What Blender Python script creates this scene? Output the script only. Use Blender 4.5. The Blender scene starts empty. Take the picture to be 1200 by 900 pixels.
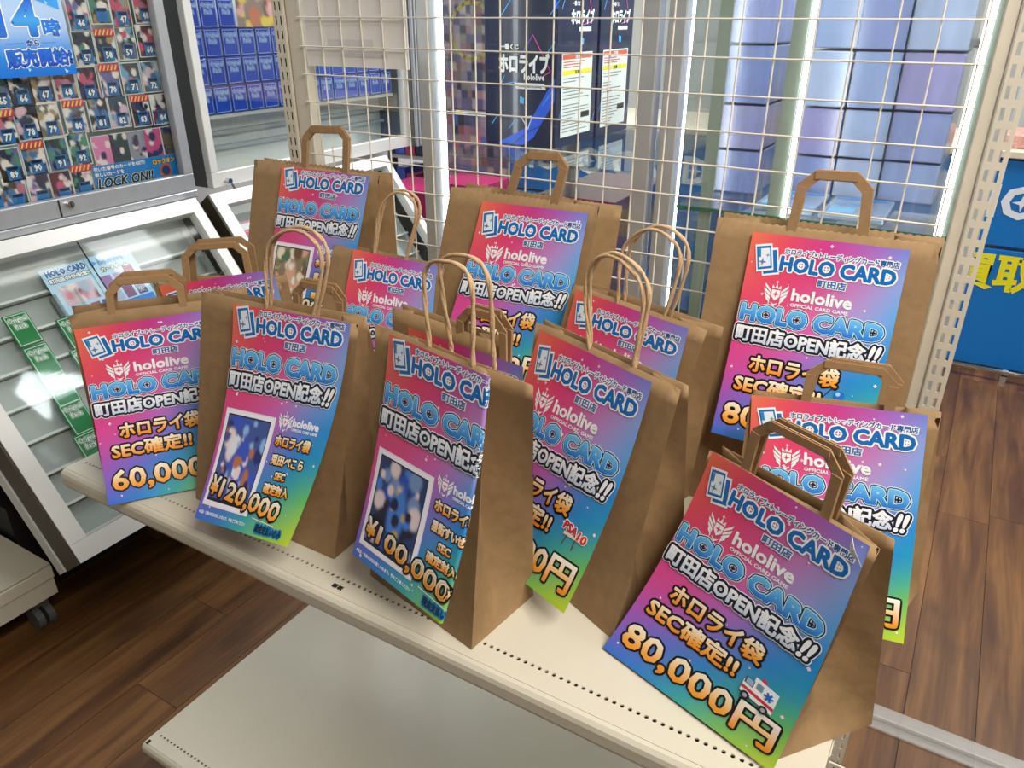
import bpy, bmesh, math, random
import numpy as np
from mathutils import Vector, Matrix

# ------------------------------------------------------------------ camera, world, lights, exposure
scene = bpy.context.scene
COL = scene.collection
Z0 = 1.5
F_PX = 895.245
cam_d = bpy.data.cameras.new('camera'); cam = bpy.data.objects.new('camera', cam_d); COL.objects.link(cam)
CAM = Vector((1.19035, -1.17955, Z0 + .00475))
PITCH, YAW = 0.45214, 0.54025
fw = Vector((-math.sin(YAW)*math.cos(PITCH), math.cos(YAW)*math.cos(PITCH), -math.sin(PITCH)))
rt = Vector((math.cos(YAW), math.sin(YAW), 0)); up = rt.cross(fw)
m4 = Matrix((rt, up, -fw)).transposed().to_4x4(); m4.translation = CAM
cam.matrix_world = m4
cam_d.sensor_width = 36; cam_d.lens = F_PX*36/1200; cam_d.clip_start = .02
scene.camera = cam
world = bpy.data.worlds.new('world'); scene.world = world; world.use_nodes = True
world.node_tree.nodes['Background'].inputs[0].default_value = (.80, .86, 1, 1)
world.node_tree.nodes['Background'].inputs[1].default_value = .25
scene.view_settings.view_transform = 'Standard'; scene.view_settings.look = 'None'
scene.view_settings.gamma = 1; scene.view_settings.use_curve_mapping = False
scene.view_settings.exposure = 0.12

def area(name, loc, target, sx, sy, power, color=(1, 1, 1)):
    l = bpy.data.lights.new(name, 'AREA'); l.shape = 'RECTANGLE'; l.size = sx; l.size_y = sy
    l.energy = power; l.color = color
    o = bpy.data.objects.new(name, l); COL.objects.link(o); o.location = loc
    d = Vector(target) - Vector(loc); o.rotation_euler = d.to_track_quat('-Z', 'Y').to_euler()
    return o
area('unseen_ceiling_light', (1.9, -.9, 2.52), (.8, -.35, .8), 1.2, .3, 46, (1, .96, .90))
area('unseen_ceiling_light', (.6, -.8, 2.52), (.4, -.4, .8), .3, 1.2, 2, (1, .97, .92))
area('unseen_ceiling_light', (2.2, 1.9, 2.52), (1.7, 1.6, 0), .3, 1.2, 28, (1, .95, .88))
area('unseen_ceiling_light', (-.5, .7, 2.52), (-1.0, .3, 1.1), .25, 1.8, 7, (.95, .98, 1))
area('unseen_ceiling_light', (-.2, 2.4, 2.52), (-.4, 2.8, .6), 1.8, .3, 60, (.97, .98, 1))  # unseen fill, added to brighten the background behind the net
area('unseen_ceiling_light', (1.4, 3.2, 2.52), (1.5, 3.4, .8), 1.8, .3, 14, (.97, .98, 1))  # second added fill, brightens the far zone around the counter
area('showcase_fill_light', (.52, .50, 1.972), (.50, .46, 0), .25, .4, 4, (.92, .96, 1))  # unseen area light added inside the showcase to brighten it
area('showcase_fill_light', (.94, .70, 1.972), (.94, .40, .9), .40, .05, 13, (.88, .94, 1))  # same kind of added fill for the right showcase
area('cabinet_fill_light', (-1.035, -.25, 1.94), (-1.06, -.25, 1.0), .04, 1.3, 5, (.9, .95, 1))  # unseen fill added under the cabinet top to brighten the cards
area('cabinet_fill_light', (-1.02, 1.06, 1.94), (-1.08, 1.06, 1.0), .04, 1.0, 6, (.9, .95, 1))  # added fill that brightens the blue packs, no visible source

# ------------------------------------------------------------------ helpers
def lin(c):
    return tuple(((x/12.92) if x <= .04045 else ((x+.055)/1.055)**2.4) for x in c)
def hx(r, g, b): return lin((r/255, g/255, b/255))
rnd = random.Random(5)

def mat(name, col, rough=.5, metal=0, noise=0, nscale=20, bump=0, bscale=200, trans=0, alpha=1, emit=0, coat=0, stretch=None, spec=None):
    m = bpy.data.materials.new(name); m.use_nodes = True
    nt = m.node_tree; b = nt.nodes['Principled BSDF']
    b.inputs['Base Color'].default_value = (*col, 1)
    b.inputs['Roughness'].default_value = rough; b.inputs['Metallic'].default_value = metal
    if spec is not None: b.inputs['Specular IOR Level'].default_value = spec
    if coat: b.inputs['Coat Weight'].default_value = coat
    if trans: b.inputs['Transmission Weight'].default_value = trans
    if alpha < 1: b.inputs['Alpha'].default_value = alpha
    if emit:
        b.inputs['Emission Color'].default_value = (*col, 1); b.inputs['Emission Strength'].default_value = emit
    if noise or bump:
        tc = nt.nodes.new('ShaderNodeTexCoord'); mp = nt.nodes.new('ShaderNodeMapping')
        nt.links.new(tc.outputs['Object'], mp.inputs[0])
        if stretch: mp.inputs['Scale'].default_value = stretch
    if noise:
        n = nt.nodes.new('ShaderNodeTexNoise'); n.inputs['Scale'].default_value = nscale; n.inputs['Detail'].default_value = 5
        nt.links.new(mp.outputs[0], n.inputs['Vector'])
        r = nt.nodes.new('ShaderNodeValToRGB')
        r.color_ramp.elements[0].color = (*[x*(1-noise) for x in col], 1); r.color_ramp.elements[1].color = (*[min(1, x*(1+noise)) for x in col], 1)
        r.color_ramp.elements[0].position = .3; r.color_ramp.elements[1].position = .7
        nt.links.new(n.outputs['Fac'], r.inputs[0]); nt.links.new(r.outputs[0], b.inputs['Base Color'])
    if bump:
        n2 = nt.nodes.new('ShaderNodeTexNoise'); n2.inputs['Scale'].default_value = bscale; n2.inputs['Detail'].default_value = 4
        nt.links.new(mp.outputs[0], n2.inputs['Vector'])
        bp = nt.nodes.new('ShaderNodeBump'); bp.inputs['Strength'].default_value = bump; bp.inputs['Distance'].default_value = .002
        nt.links.new(n2.outputs['Fac'], bp.inputs['Height']); nt.links.new(bp.outputs[0], b.inputs['Normal'])
    return m

M = {}
M['kraft'] = mat('kraft_paper', hx(150, 119, 81), .75, noise=.10, nscale=60, bump=.25, bscale=90)
M['kraft_handle'] = mat('kraft_handle', hx(162, 127, 88), .7, noise=.08, nscale=120)
M['cord'] = mat('paper_cord', hx(196, 162, 122), .7, noise=.12, nscale=300, bump=.5, bscale=400)
M['enamel'] = mat('cream_enamel', hx(216, 208, 188), .32, noise=.02, nscale=8)
M['enamel_grey'] = mat('post_enamel', hx(206, 197, 178), .38, noise=.03, nscale=20)
M['white'] = mat('white_laminate', hx(225, 226, 222), .35, noise=.02, nscale=6)
M['tray'] = mat('grey_white_tray', hx(176, 180, 178), .3, noise=.03, nscale=5)
M['alu'] = mat('aluminium', hx(190, 192, 194), .35, metal=.55, noise=.05, nscale=30)
M['alu_white'] = mat('pale_aluminium', hx(228, 226, 220), .3, metal=.1)
M['alu_dark'] = mat('dark_aluminium', hx(110, 112, 114), .4, metal=.4)
M['black'] = mat('black_plastic', hx(16, 15, 15), .6)
M['brown_dark'] = mat('bronze_side', hx(70, 60, 45), .45)
M['hole'] = mat('dark_inside', hx(20, 18, 15), .9)
M['wire'] = mat('white_wire', hx(222, 212, 196), .35)
M['led'] = mat('led_tube', (.96, .98, 1), .4, emit=9)
M['tube'] = mat('ceiling_tube', (1, .98, .94), .4, emit=5)
M['frosted'] = mat('frosted_acrylic', hx(225, 225, 222), .25, alpha=.32)
M['chrome'] = mat('chrome', hx(200, 200, 200), .12, metal=1)
M['rubber'] = mat('grey_rubber', hx(90, 90, 88), .6)
M['blue_panel'] = mat('blue_panel', hx(0, 112, 190), .4)
M['ceiling'] = mat('ceiling_tile', hx(150, 150, 148), .9)
M['showcase_slat'] = mat('pale_green_slat', hx(128, 138, 126), .6)
M['wall'] = mat('wall_paint', hx(214, 214, 210), .8, noise=.02, nscale=4)
M['plastic_tag'] = mat('sleeve_gloss', hx(230, 235, 240), .15, alpha=.25)
M['green_edge'] = mat('green_glass_edge', hx(30, 120, 95), .1, trans=.3)
M['pink'] = mat('magenta_box', hx(190, 40, 105), .35)
M['red_wrap'] = mat('red_wrapped_box', hx(185, 50, 90), .12, coat=1)

def glass(name, tint=(1, 1, 1), alpha=.12, rough=.02):
    m = bpy.data.materials.new(name); m.use_nodes = True; nt = m.node_tree; nt.nodes.clear()
    out = nt.nodes.new('ShaderNodeOutputMaterial'); mix = nt.nodes.new('ShaderNodeMixShader')
    t = nt.nodes.new('ShaderNodeBsdfTransparent'); t.inputs[0].default_value = (*tint, 1)
    g = nt.nodes.new('ShaderNodeBsdfGlossy'); g.inputs['Roughness'].default_value = rough
    fr = nt.nodes.new('ShaderNodeFresnel'); 
    ge = nt.nodes.new('ShaderNodeNewGeometry'); io = nt.nodes.new('ShaderNodeMapRange'); io.inputs[3].default_value = 1.45; io.inputs[4].default_value = 1/1.45
    nt.links.new(ge.outputs['Backfacing'], io.inputs[0]); nt.links.new(io.outputs[0], fr.inputs[0])
    ad = nt.nodes.new('ShaderNodeMath'); ad.operation = 'ADD'; ad.inputs[1].default_value = alpha*.5; ad.use_clamp = True
    nt.links.new(fr.outputs[0], ad.inputs[0]); nt.links.new(ad.outputs[0], mix.inputs[0])
    nt.links.new(t.outputs[0], mix.inputs[1]); nt.links.new(g.outputs[0], mix.inputs[2]); nt.links.new(mix.outputs[0], out.inputs[0])
    return m
M['glass'] = glass('clear_glass', (.97, .99, .98), .02)
M['acrylic'] = glass('clear_acrylic', (.93, .96, .97), .22, .12)
M['lid_glass'] = glass('lid_glass', (.97, .99, .98), .03, .05)
M['stand'] = glass('stand_acrylic', (.90, .94, .95), .55, .25)
M['film'] = glass('clear_film', (.86, .90, .96), .22, .18)

def print_mat(name, rough=.3, coat=.3, back=(.85, .85, .85)):
    m = bpy.data.materials.new(name); m.use_nodes = True; nt = m.node_tree; b = nt.nodes['Principled BSDF']
    at = nt.nodes.new('ShaderNodeAttribute'); at.attribute_name = 'ink'
    ge = nt.nodes.new('ShaderNodeNewGeometry'); mx = nt.nodes.new('ShaderNodeMix'); mx.data_type = 'RGBA'
    nt.links.new(ge.outputs['Backfacing'], mx.inputs[0]); nt.links.new(at.outputs['Color'], mx.inputs[6]); mx.inputs[7].default_value = (*back, 1)
    nt.links.new(mx.outputs[2], b.inputs['Base Color'])
    b.inputs['Roughness'].default_value = rough; b.inputs['Coat Weight'].default_value = coat; b.inputs['Coat Roughness'].default_value = .15
    return m
M['print'] = print_mat('printed_paper')
M['ink'] = print_mat('printed_ink', .35, .2)
M['cardprint'] = print_mat('printed_card', .2, .6)

def wood():
    m = bpy.data.materials.new('wood_vinyl'); m.use_nodes = True; nt = m.node_tree; b = nt.nodes['Principled BSDF']; L = nt.links.new
    tc = nt.nodes.new('ShaderNodeTexCoord'); oi = nt.nodes.new('ShaderNodeObjectInfo')
    mu = nt.nodes.new('ShaderNodeVectorMath'); mu.operation = 'MULTIPLY_ADD'
    cx = nt.nodes.new('ShaderNodeCombineXYZ'); L(oi.outputs['Random'], cx.inputs[2])
    sc = nt.nodes.new('ShaderNodeVectorMath'); sc.operation = 'SCALE'; sc.inputs[3].default_value = 37; L(cx.outputs[0], sc.inputs[0])
    ad = nt.nodes.new('ShaderNodeVectorMath'); ad.operation = 'ADD'; L(tc.outputs['Object'], ad.inputs[0]); L(sc.outputs[0], ad.inputs[1])
    mp = nt.nodes.new('ShaderNodeMapping'); mp.inputs['Scale'].default_value = (14, 1.1, 1); L(ad.outputs[0], mp.inputs[0])
    n1 = nt.nodes.new('ShaderNodeTexNoise'); n1.inputs['Scale'].default_value = 1.6; n1.inputs['Detail'].default_value = 8; n1.inputs['Distortion'].default_value = .7; L(mp.outputs[0], n1.inputs['Vector'])
    mp2 = nt.nodes.new('ShaderNodeMapping'); mp2.inputs['Scale'].default_value = (90, 4, 1); L(ad.outputs[0], mp2.inputs[0])
    n2 = nt.nodes.new('ShaderNodeTexNoise'); n2.inputs['Scale'].default_value = 2; n2.inputs['Detail'].default_value = 4; L(mp2.outputs[0], n2.inputs['Vector'])
    mp3 = nt.nodes.new('ShaderNodeMapping'); mp3.inputs['Scale'].default_value = (5, 2.0, 1); L(ad.outputs[0], mp3.inputs[0])
    n3 = nt.nodes.new('ShaderNodeTexNoise'); n3.inputs['Scale'].default_value = 1.5; n3.inputs['Detail'].default_value = 3; L(mp3.outputs[0], n3.inputs['Vector'])
    r = nt.nodes.new('ShaderNodeValToRGB'); e = r.color_ramp.elements
    e[0].position = .30; e[0].color = (*hx(78, 46, 20), 1); e[1].position = .72; e[1].color = (*hx(136, 94, 50), 1)
    k = e.new(.5); k.color = (*hx(108, 70, 34), 1)
    L(n1.outputs['Fac'], r.inputs[0])
    mr = nt.nodes.new('ShaderNodeMapRange'); mr.inputs[1].default_value = .3; mr.inputs[2].default_value = .7; mr.inputs[3].default_value = .82; mr.inputs[4].default_value = 1.1; L(n2.outputs['Fac'], mr.inputs[0])
    kn = nt.nodes.new('ShaderNodeMapRange'); kn.inputs[1].default_value = .28; kn.inputs[2].default_value = .42; kn.inputs[3].default_value = .55; kn.inputs[4].default_value = 1.0; L(n3.outputs['Fac'], kn.inputs[0])
    v = nt.nodes.new('ShaderNodeMapRange'); v.inputs[3].default_value = .82; v.inputs[4].default_value = 1.12; L(oi.outputs['Random'], v.inputs[0])
    p1 = nt.nodes.new('ShaderNodeMath'); p1.operation = 'MULTIPLY'; L(mr.outputs[0], p1.inputs[0]); L(kn.outputs[0], p1.inputs[1])
    p2 = nt.nodes.new('ShaderNodeMath'); p2.operation = 'MULTIPLY'; L(p1.outputs[0], p2.inputs[0]); L(v.outputs[0], p2.inputs[1])
    s2 = nt.nodes.new('ShaderNodeVectorMath'); s2.operation = 'SCALE'; L(r.outputs[0], s2.inputs[0]); L(p2.outputs[0], s2.inputs[3])
    L(s2.outputs[0], b.inputs['Base Color']); b.inputs['Roughness'].default_value = .42
    nt.nodes.remove(mu)
    return m
M['wood'] = wood()

class MB:
    """collects polygons in one list and links them as one mesh object"""
    def __init__(s): s.v = []; s.f = []; s.c = []; s.mi = []
    def add(s, vs, fs, col=None, mi=0):
        n = len(s.v); s.v.extend([tuple(v) for v in vs]); s.f.extend([tuple(i+n for i in f) for f in fs]); s.mi.extend([mi]*len(fs))
        if col is None: col = (1, 1, 1)
        if len(col) == 3 and not hasattr(col[0], '__len__'): s.c.extend([tuple(col)]*len(vs))
        else: s.c.extend([tuple(c) for c in col])
        return s
    def box(s, a, b, mi=0, bev=0):
        x0, y0, z0 = [min(p, q) for p, q in zip(a, b)]; x1, y1, z1 = [max(p, q) for p, q in zip(a, b)]
        if bev <= 0:
            vs = [(x0, y0, z0), (x1, y0, z0), (x1, y1, z0), (x0, y1, z0), (x0, y0, z1), (x1, y0, z1), (x1, y1, z1), (x0, y1, z1)]
            return s.add(vs, [(0, 3, 2, 1), (4, 5, 6, 7), (0, 1, 5, 4), (1, 2, 6, 5), (2, 3, 7, 6), (3, 0, 4, 7)], mi=mi)
        bm = bmesh.new(); bmesh.ops.create_cube(bm, size=1)
        for v in bm.verts: v.co = Vector(((x0+x1)/2+v.co.x*(x1-x0), (y0+y1)/2+v.co.y*(y1-y0), (z0+z1)/2+v.co.z*(z1-z0)))
        bmesh.ops.bevel(bm, geom=bm.edges[:], offset=bev, segments=1, affect='EDGES')
        bm.verts.index_update(); s.add([v.co[:] for v in bm.verts], [[v.index for v in f.verts] for f in bm.faces], mi=mi); bm.free(); return s
    def obox(s, o, ex, ey, ez, mi=0):
        """oriented box from corner o and edge vectors"""
        o, ex, ey, ez = map(Vector, (o, ex, ey, ez))
        vs = [o, o+ex, o+ex+ey, o+ey, o+ez, o+ex+ez, o+ex+ey+ez, o+ey+ez]
        return s.add(vs, [(0, 3, 2, 1), (4, 5, 6, 7), (0, 1, 5, 4), (1, 2, 6, 5), (2, 3, 7, 6), (3, 0, 4, 7)], mi=mi)
    def tube(s, pts, r, n=8, mi=0, closed=False):
        pts = [Vector(p) for p in pts]; vs = []; m = len(pts)
        t0 = (pts[1]-pts[0]).normalized(); ref = Vector((0, 0, 1)) if abs(t0.z) < .9 else Vector((1, 0, 0))
        nrm = t0.cross(ref).normalized()
        for i, p in enumerate(pts):
            t = (pts[min(i+1, m-1)]-pts[max(i-1, 0)]).normalized()
            nrm = (nrm - t*nrm.dot(t)).normalized(); bn = t.cross(nrm)
            for k in range(n):
                a = 2*math.pi*k/n; vs.append(p+nrm*(math.cos(a)*r)+bn*(math.sin(a)*r))
        fs = [(i*n+k, i*n+(k+1) % n, (i+1)*n+(k+1) % n, (i+1)*n+k) for i in range(m-1) for k in range(n)]
        fs += [tuple(range(n))[::-1], tuple(range((m-1)*n, m*n))]
        return s.add(vs, fs, mi=mi)
    def cyl(s, a, b, r, n=16, mi=0): return s.tube([a, b], r, n, mi)
    def build(s, name, m, parent=None, loc=None, smooth=False, ink=False):
        me = bpy.data.meshes.new(name)
        off = Vector(loc) if loc is not None else None
        vs = s.v if off is None else [tuple(Vector(v)-off) for v in s.v]
        me.from_pydata(vs, [], s.f)
        for mm in (m if isinstance(m, (list, tuple)) else [m]): me.materials.append(mm)
        if any(s.mi): me.polygons.foreach_set('material_index', s.mi)
        if ink:
            ca = me.color_attributes.new('ink', 'FLOAT_COLOR', 'POINT')
            arr = np.ones((len(s.v), 4), np.float32); arr[:, :3] = np.array(s.c, np.float32).reshape(-1, 3); ca.data.foreach_set('color', arr.ravel())
        if smooth: me.polygons.foreach_set('use_smooth', [True]*len(s.f))
        me.update()
        o = bpy.data.objects.new(name, me); COL.objects.link(o)
        if off is not None: o.location = off
        if parent is not None: o.parent = parent
        return o

def tag(o, label=None, cat=None, group=None, kind=None):
    if label: o['label'] = label
    if cat: o['category'] = cat
    if group: o['group'] = group
    if kind: o['kind'] = kind
    return o
def thing(name, label, cat, loc=(0, 0, 0), group=None):
    """empty at world loc; parts are modelled in world coordinates and given loc as offset by part()"""
    o = bpy.data.objects.new(name, None); COL.objects.link(o); o.location = loc; o.empty_display_size = .05
    return tag(o, label, cat, group)
def part(mb, name, m, t, label=None, smooth=False, ink=False, bevel=0):
    """mesh in world coordinates under thing t (t at t.location, unrotated)"""
    base = Vector((0, 0, 0)); p = t
    while p is not None: base += p.location; p = p.parent
    mb2 = MB(); mb2.v = [tuple(Vector(v)-base) for v in mb.v]; mb2.f = mb.f; mb2.c = mb.c; mb2.mi = mb.mi
    o = mb2.build(name, m, t, smooth=smooth, ink=ink)
    if label: o['label'] = label
    if bevel:
        md = o.modifiers.new('b', 'BEVEL'); md.width = bevel; md.segments = 2; md.limit_method = 'ANGLE'
    return o
def struct(mb, name, m, parent=None):
    o = mb.build(name, m, parent)
    if parent is None: o['kind'] = 'structure'
    return o

# ------------------------------------------------------------------ lettering toolkit (flat coordinates in mm, v downwards)
_tc = {}
def text_flat(s, res=2, off=0):
    """fill mesh of a string as numpy arrays, normalised to its bounding box"""
    k = (s, res, off)
    if k in _tc: return _tc[k]
    c = bpy.data.curves.new('t', 'FONT'); c.body = s; c.resolution_u = res; c.size = 1; c.offset = off
    o = bpy.data.objects.new('t', c); COL.objects.link(o)
    dg = bpy.context.evaluated_depsgraph_get(); me = bpy.data.meshes.new_from_object(o.evaluated_get(dg))
    v = np.array([w.co[:2] for w in me.vertices]); f = [tuple(p.vertices) for p in me.polygons]
    bpy.data.objects.remove(o); bpy.data.curves.remove(c); bpy.data.meshes.remove(me)
    # weld
    key = np.round(v, 5); uq, inv = np.unique(key, axis=0, return_inverse=True); inv = inv.ravel()
    f = [tuple(inv[i] for i in p) for p in f]; f = [p for p in f if len(set(p)) == len(p)]
    v = uq; ec = {}
    for p in f:
        for i in range(len(p)):
            a, b = p[i], p[(i+1) % len(p)]; e = (min(a, b), max(a, b)); ec[e] = ec.get(e, 0)+1
    edges = [e for e, n in ec.items() if n == 1]
    mn, mx = v.min(0), v.max(0)
    v = (v-mn)/(mx-mn+1e-9); v[:, 1] = 1-v[:, 1]
    # islands for glyph centres
    par = list(range(len(v)))
    def fd(a):
        while par[a] != a: par[a] = par[par[a]]; a = par[a]
        return a
    for p in f:
        for q in p[1:]: par[fd(q)] = fd(p[0])
    isl = {}
    for i in range(len(v)): isl.setdefault(fd(i), []).append(i)
    bbs = sorted([(v[ix].min(0), v[ix].max(0)) for ix in isl.values()], key=lambda b: b[0][0])
    _tc[k] = (v, f, edges, bbs); return _tc[k]

def gradc(stops, v0, v1):
    """vertical colour gradient"""
    st = [np.array(lin([c/255 for c in s])) for s in stops]
    def fn(uv):
        t = np.clip((uv[:, 1]-v0)/(v1-v0), 0, .9999)*(len(st)-1); i = t.astype(int); fr = (t-i)[:, None]; A = np.array(st)
        return A[i]*(1-fr)+A[i+1]*fr
    return fn
def flatc(r, g, b):
    c = np.array(hx(r, g, b)); return lambda uv: np.tile(c, (len(uv), 1))

class Flat:
    """flat print: polygons in (u, v, layer) with colours"""
    def __init__(s): s.v = []; s.f = []; s.c = []; s.n = 0
    def put(s, uv, layer, faces, colfn):
        uv = np.asarray(uv, float)
        s.v.append(np.column_stack([uv, np.full(len(uv), float(layer))])); s.c.append(colfn(uv))
        s.f.extend([tuple(i+s.n for i in p) for p in faces]); s.n += len(uv)
    def poly(s, pts, layer, colfn): s.put(pts, layer, [tuple(range(len(pts)))], colfn)
    def rect(s, u0, v0, u1, v1, layer, colfn):
        if max(u1-u0, v1-v0) > 25:
            nu = max(1, int((u1-u0)/12)); nv = max(1, int((v1-v0)/12)); U, V = np.meshgrid(np.linspace(u0, u1, nu+1), np.linspace(v0, v1, nv+1))
            return s.put(np.column_stack([U.ravel(), V.ravel()]), layer, [(j*(nu+1)+i, (j+1)*(nu+1)+i, (j+1)*(nu+1)+i+1, j*(nu+1)+i+1) for j in range(nv) for i in range(nu)], colfn)
        s.poly([(u0, v0), (u0, v1), (u1, v1), (u1, v0)], layer, colfn)
    def disc(s, u, v, r, layer, colfn, n=12, ry=None):
        ry = ry or r; s.poly([(u+r*math.cos(-2*math.pi*k/n), v+ry*math.sin(-2*math.pi*k/n)) for k in range(n)], layer, colfn)
    def star(s, u, v, r, layer, colfn, k=.22):
        P = []
        for i in range(8):
            rr = r if i % 2 == 0 else r*k*1.4; a = -math.pi/4*i; P.append((u+rr*math.cos(a), v+rr*math.sin(a)))
        c = [(u, v)]+P; s.put(c, layer, [(0, 1+i, 1+(i+1) % 8) for i in range(8)], colfn)
    def line(s, pts, w, layer, colfn):
        pts = np.array(pts, float)
        for a, b in zip(pts[:-1], pts[1:]):
            d = b-a; L = np.hypot(*d); d = d/max(L, 1e-6); n = np.array([-d[1], d[0]])*w/2; a2 = a-d*w*.3; b2 = b+d*w*.3
            s.poly([a2+n, b2+n, b2-n, a2-n], layer, colfn)
    def stroke(s, v, edges, r, layer, colfn, caps=True, ncap=7):
        if not edges: return
        E = np.array(edges); a = v[E[:, 0]]; b = v[E[:, 1]]; d = b-a; L = np.hypot(d[:, 0], d[:, 1])[:, None]; d = d/np.maximum(L, 1e-6)
        n = np.column_stack([-d[:, 1], d[:, 0]])*r
        ext = 0 if caps else .4*r
        q = np.stack([a+n-d*ext, b+n+d*ext, b-n+d*ext, a-n-d*ext], 1).reshape(-1, 2)
        s.put(q, layer, [(4*i, 4*i+1, 4*i+2, 4*i+3) for i in range(len(E))], colfn)
        s.v[-1][:, 2] += np.repeat(np.arange(len(E)) % 3*.08, 4)
        if caps:
            layer = layer+.3
            used = np.unique(E); an = -2*np.pi*np.arange(ncap)/ncap
            ring = np.column_stack([np.cos(an), np.sin(an)])*r
            q = (v[used][:, None, :]+ring[None]).reshape(-1, 2)
            s.put(q, layer, [tuple(range(ncap*i, ncap*i+ncap)) for i in range(len(used))], colfn)
    def text(s, body, u0, v0, u1, v1, layers, base=1, rot=0, shear=0, res=2, caps=True, stars=False, flip=False, off=0):
        """layers: list of (stroke radius, colour fn) back to front"""
        v, f, ed, bbs = text_flat(body, res, off)
        w = v.copy(); w[:, 0] = u0+w[:, 0]*(u1-u0); w[:, 1] = v0+w[:, 1]*(v1-v0)
        if flip: w[:, 0] = u0+u1-w[:, 0]
        if shear: w[:, 0] += (v1-w[:, 1])*shear
        def R(p):
            if not rot: return p
            c, sn = math.cos(rot), math.sin(rot); q = p-np.array([u0, v1]); return np.column_stack([q[:, 0]*c-q[:, 1]*sn+u0, q[:, 0]*sn+q[:, 1]*c+v1])
        for i, (r, cf) in enumerate(layers):
            L = base+i
            if rot:
                cf0 = cf; c, sn = math.cos(-rot), math.sin(-rot)
                def cf(uv, cf0=cf0, c=c, sn=sn):
                    q = uv-np.array([u0, v1]); return cf0(np.column_stack([q[:, 0]*c-q[:, 1]*sn+u0, q[:, 0]*sn+q[:, 1]*c+v1]))
            s.put(R(w), L+.5, f, cf)
            if r > 0: s.stroke(R(w), ed, r, L, cf, caps=caps and r > .35)
        if stars:
            big = [b for b in bbs]
            L = base+len(layers)+.2
            for ix in (1, 3, 7):
                if ix < len(big):
                    c = (big[ix][0]+big[ix][1])/2; x = u0+c[0]*(u1-u0)-(0 if ix < 7 else .6); y = v0+c[1]*(v1-v0)
                    p = R(np.array([[x, y]]))[0]; s.star(p[0], p[1], (v1-v0)*.22, L, flatc(*stars), .25)
    def emit(s, mapper, name, m, parent, base, dz=.00018, z0=.0003, label=None):
        if not s.v: return None
        V = np.vstack(s.v); Cc = np.vstack(s.c)
        P = mapper(V[:, 0], V[:, 1], z0+V[:, 2]*dz) - np.array(base)
        # orient every face towards the reader: compute flat signed area
        F = []
        for p in s.f:
            a = 0
            for i in range(len(p)):
                x0, y0 = V[p[i], 0], V[p[i], 1]; x1, y1 = V[p[(i+1) % len(p)], 0], V[p[(i+1) % len(p)], 1]; a += x0*y1-x1*y0
            F.append(p if a < 0 else p[::-1])
        me = bpy.data.meshes.new(name); me.from_pydata(P.tolist(), [], F); me.materials.append(m)
        ca = me.color_attributes.new('ink', 'FLOAT_COLOR', 'POINT'); arr = np.ones((len(V), 4), np.float32); arr[:, :3] = Cc; ca.data.foreach_set('color', arr.ravel())
        o = bpy.data.objects.new(name, me); COL.objects.link(o); o.parent = parent
        if label: o['label'] = label
        return o

def plane_map(origin, eu, ev, n):
    """mm on a flat sheet: origin = top left corner, eu/ev unit vectors, n towards the reader"""
    o, eu, ev, n = [np.array(x, float) for x in (origin, eu, ev, n)]
    return lambda u, v, h: o+np.outer(u*.001, eu)+np.outer(v*.001, ev)+np.outer(h, n)
def grid_sheet(mapper, W, H, nu, nv, colfn, name, m, parent, base, h=0.0, fmod=None):
    U, V = np.meshgrid(np.linspace(0, W, nu+1), np.linspace(0, H, nv+1)); u, v = U.ravel(), V.ravel()
    P = mapper(u, v, np.full(len(u), h)) - np.array(base)
    F = [(j*(nu+1)+i, (j+1)*(nu+1)+i, (j+1)*(nu+1)+i+1, j*(nu+1)+i+1) for j in range(nv) for i in range(nu)]
    me = bpy.data.meshes.new(name); me.from_pydata(P.tolist(), [], F); me.materials.append(m)
    ca = me.color_attributes.new('ink', 'FLOAT_COLOR', 'POINT'); arr = np.ones((len(u), 4), np.float32); arr[:, :3] = colfn(np.column_stack([u, v])); ca.data.foreach_set('color', arr.ravel())
    me.polygons.foreach_set('use_smooth', [True]*len(F))
    o = bpy.data.objects.new(name, me); COL.objects.link(o)
    if parent is not None: o.parent = parent
    return o
def blobs(seed, base, cols, n, W, H, rmin, rmax, sharp=2.0):
    """generic printed artwork: soft blobs of colour"""
    r = np.random.RandomState(seed); c = np.array([hx(*x) for x in cols]); P = r.rand(n, 2)*[W, H]; R = rmin+(rmax-rmin)*r.rand(n); K = c[r.randint(0, len(c), n)]; b = np.array(hx(*base))
    def fn(uv):
        out = np.tile(b, (len(uv), 1))
        for p, rr, k in zip(P, R, K):
            d = np.hypot(uv[:, 0]-p[0], (uv[:, 1]-p[1])*.8)/rr; w = np.clip((1-d)*sharp, 0, 1)[:, None]; out = out*(1-w)+k*w
        return out
    return fn
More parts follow.
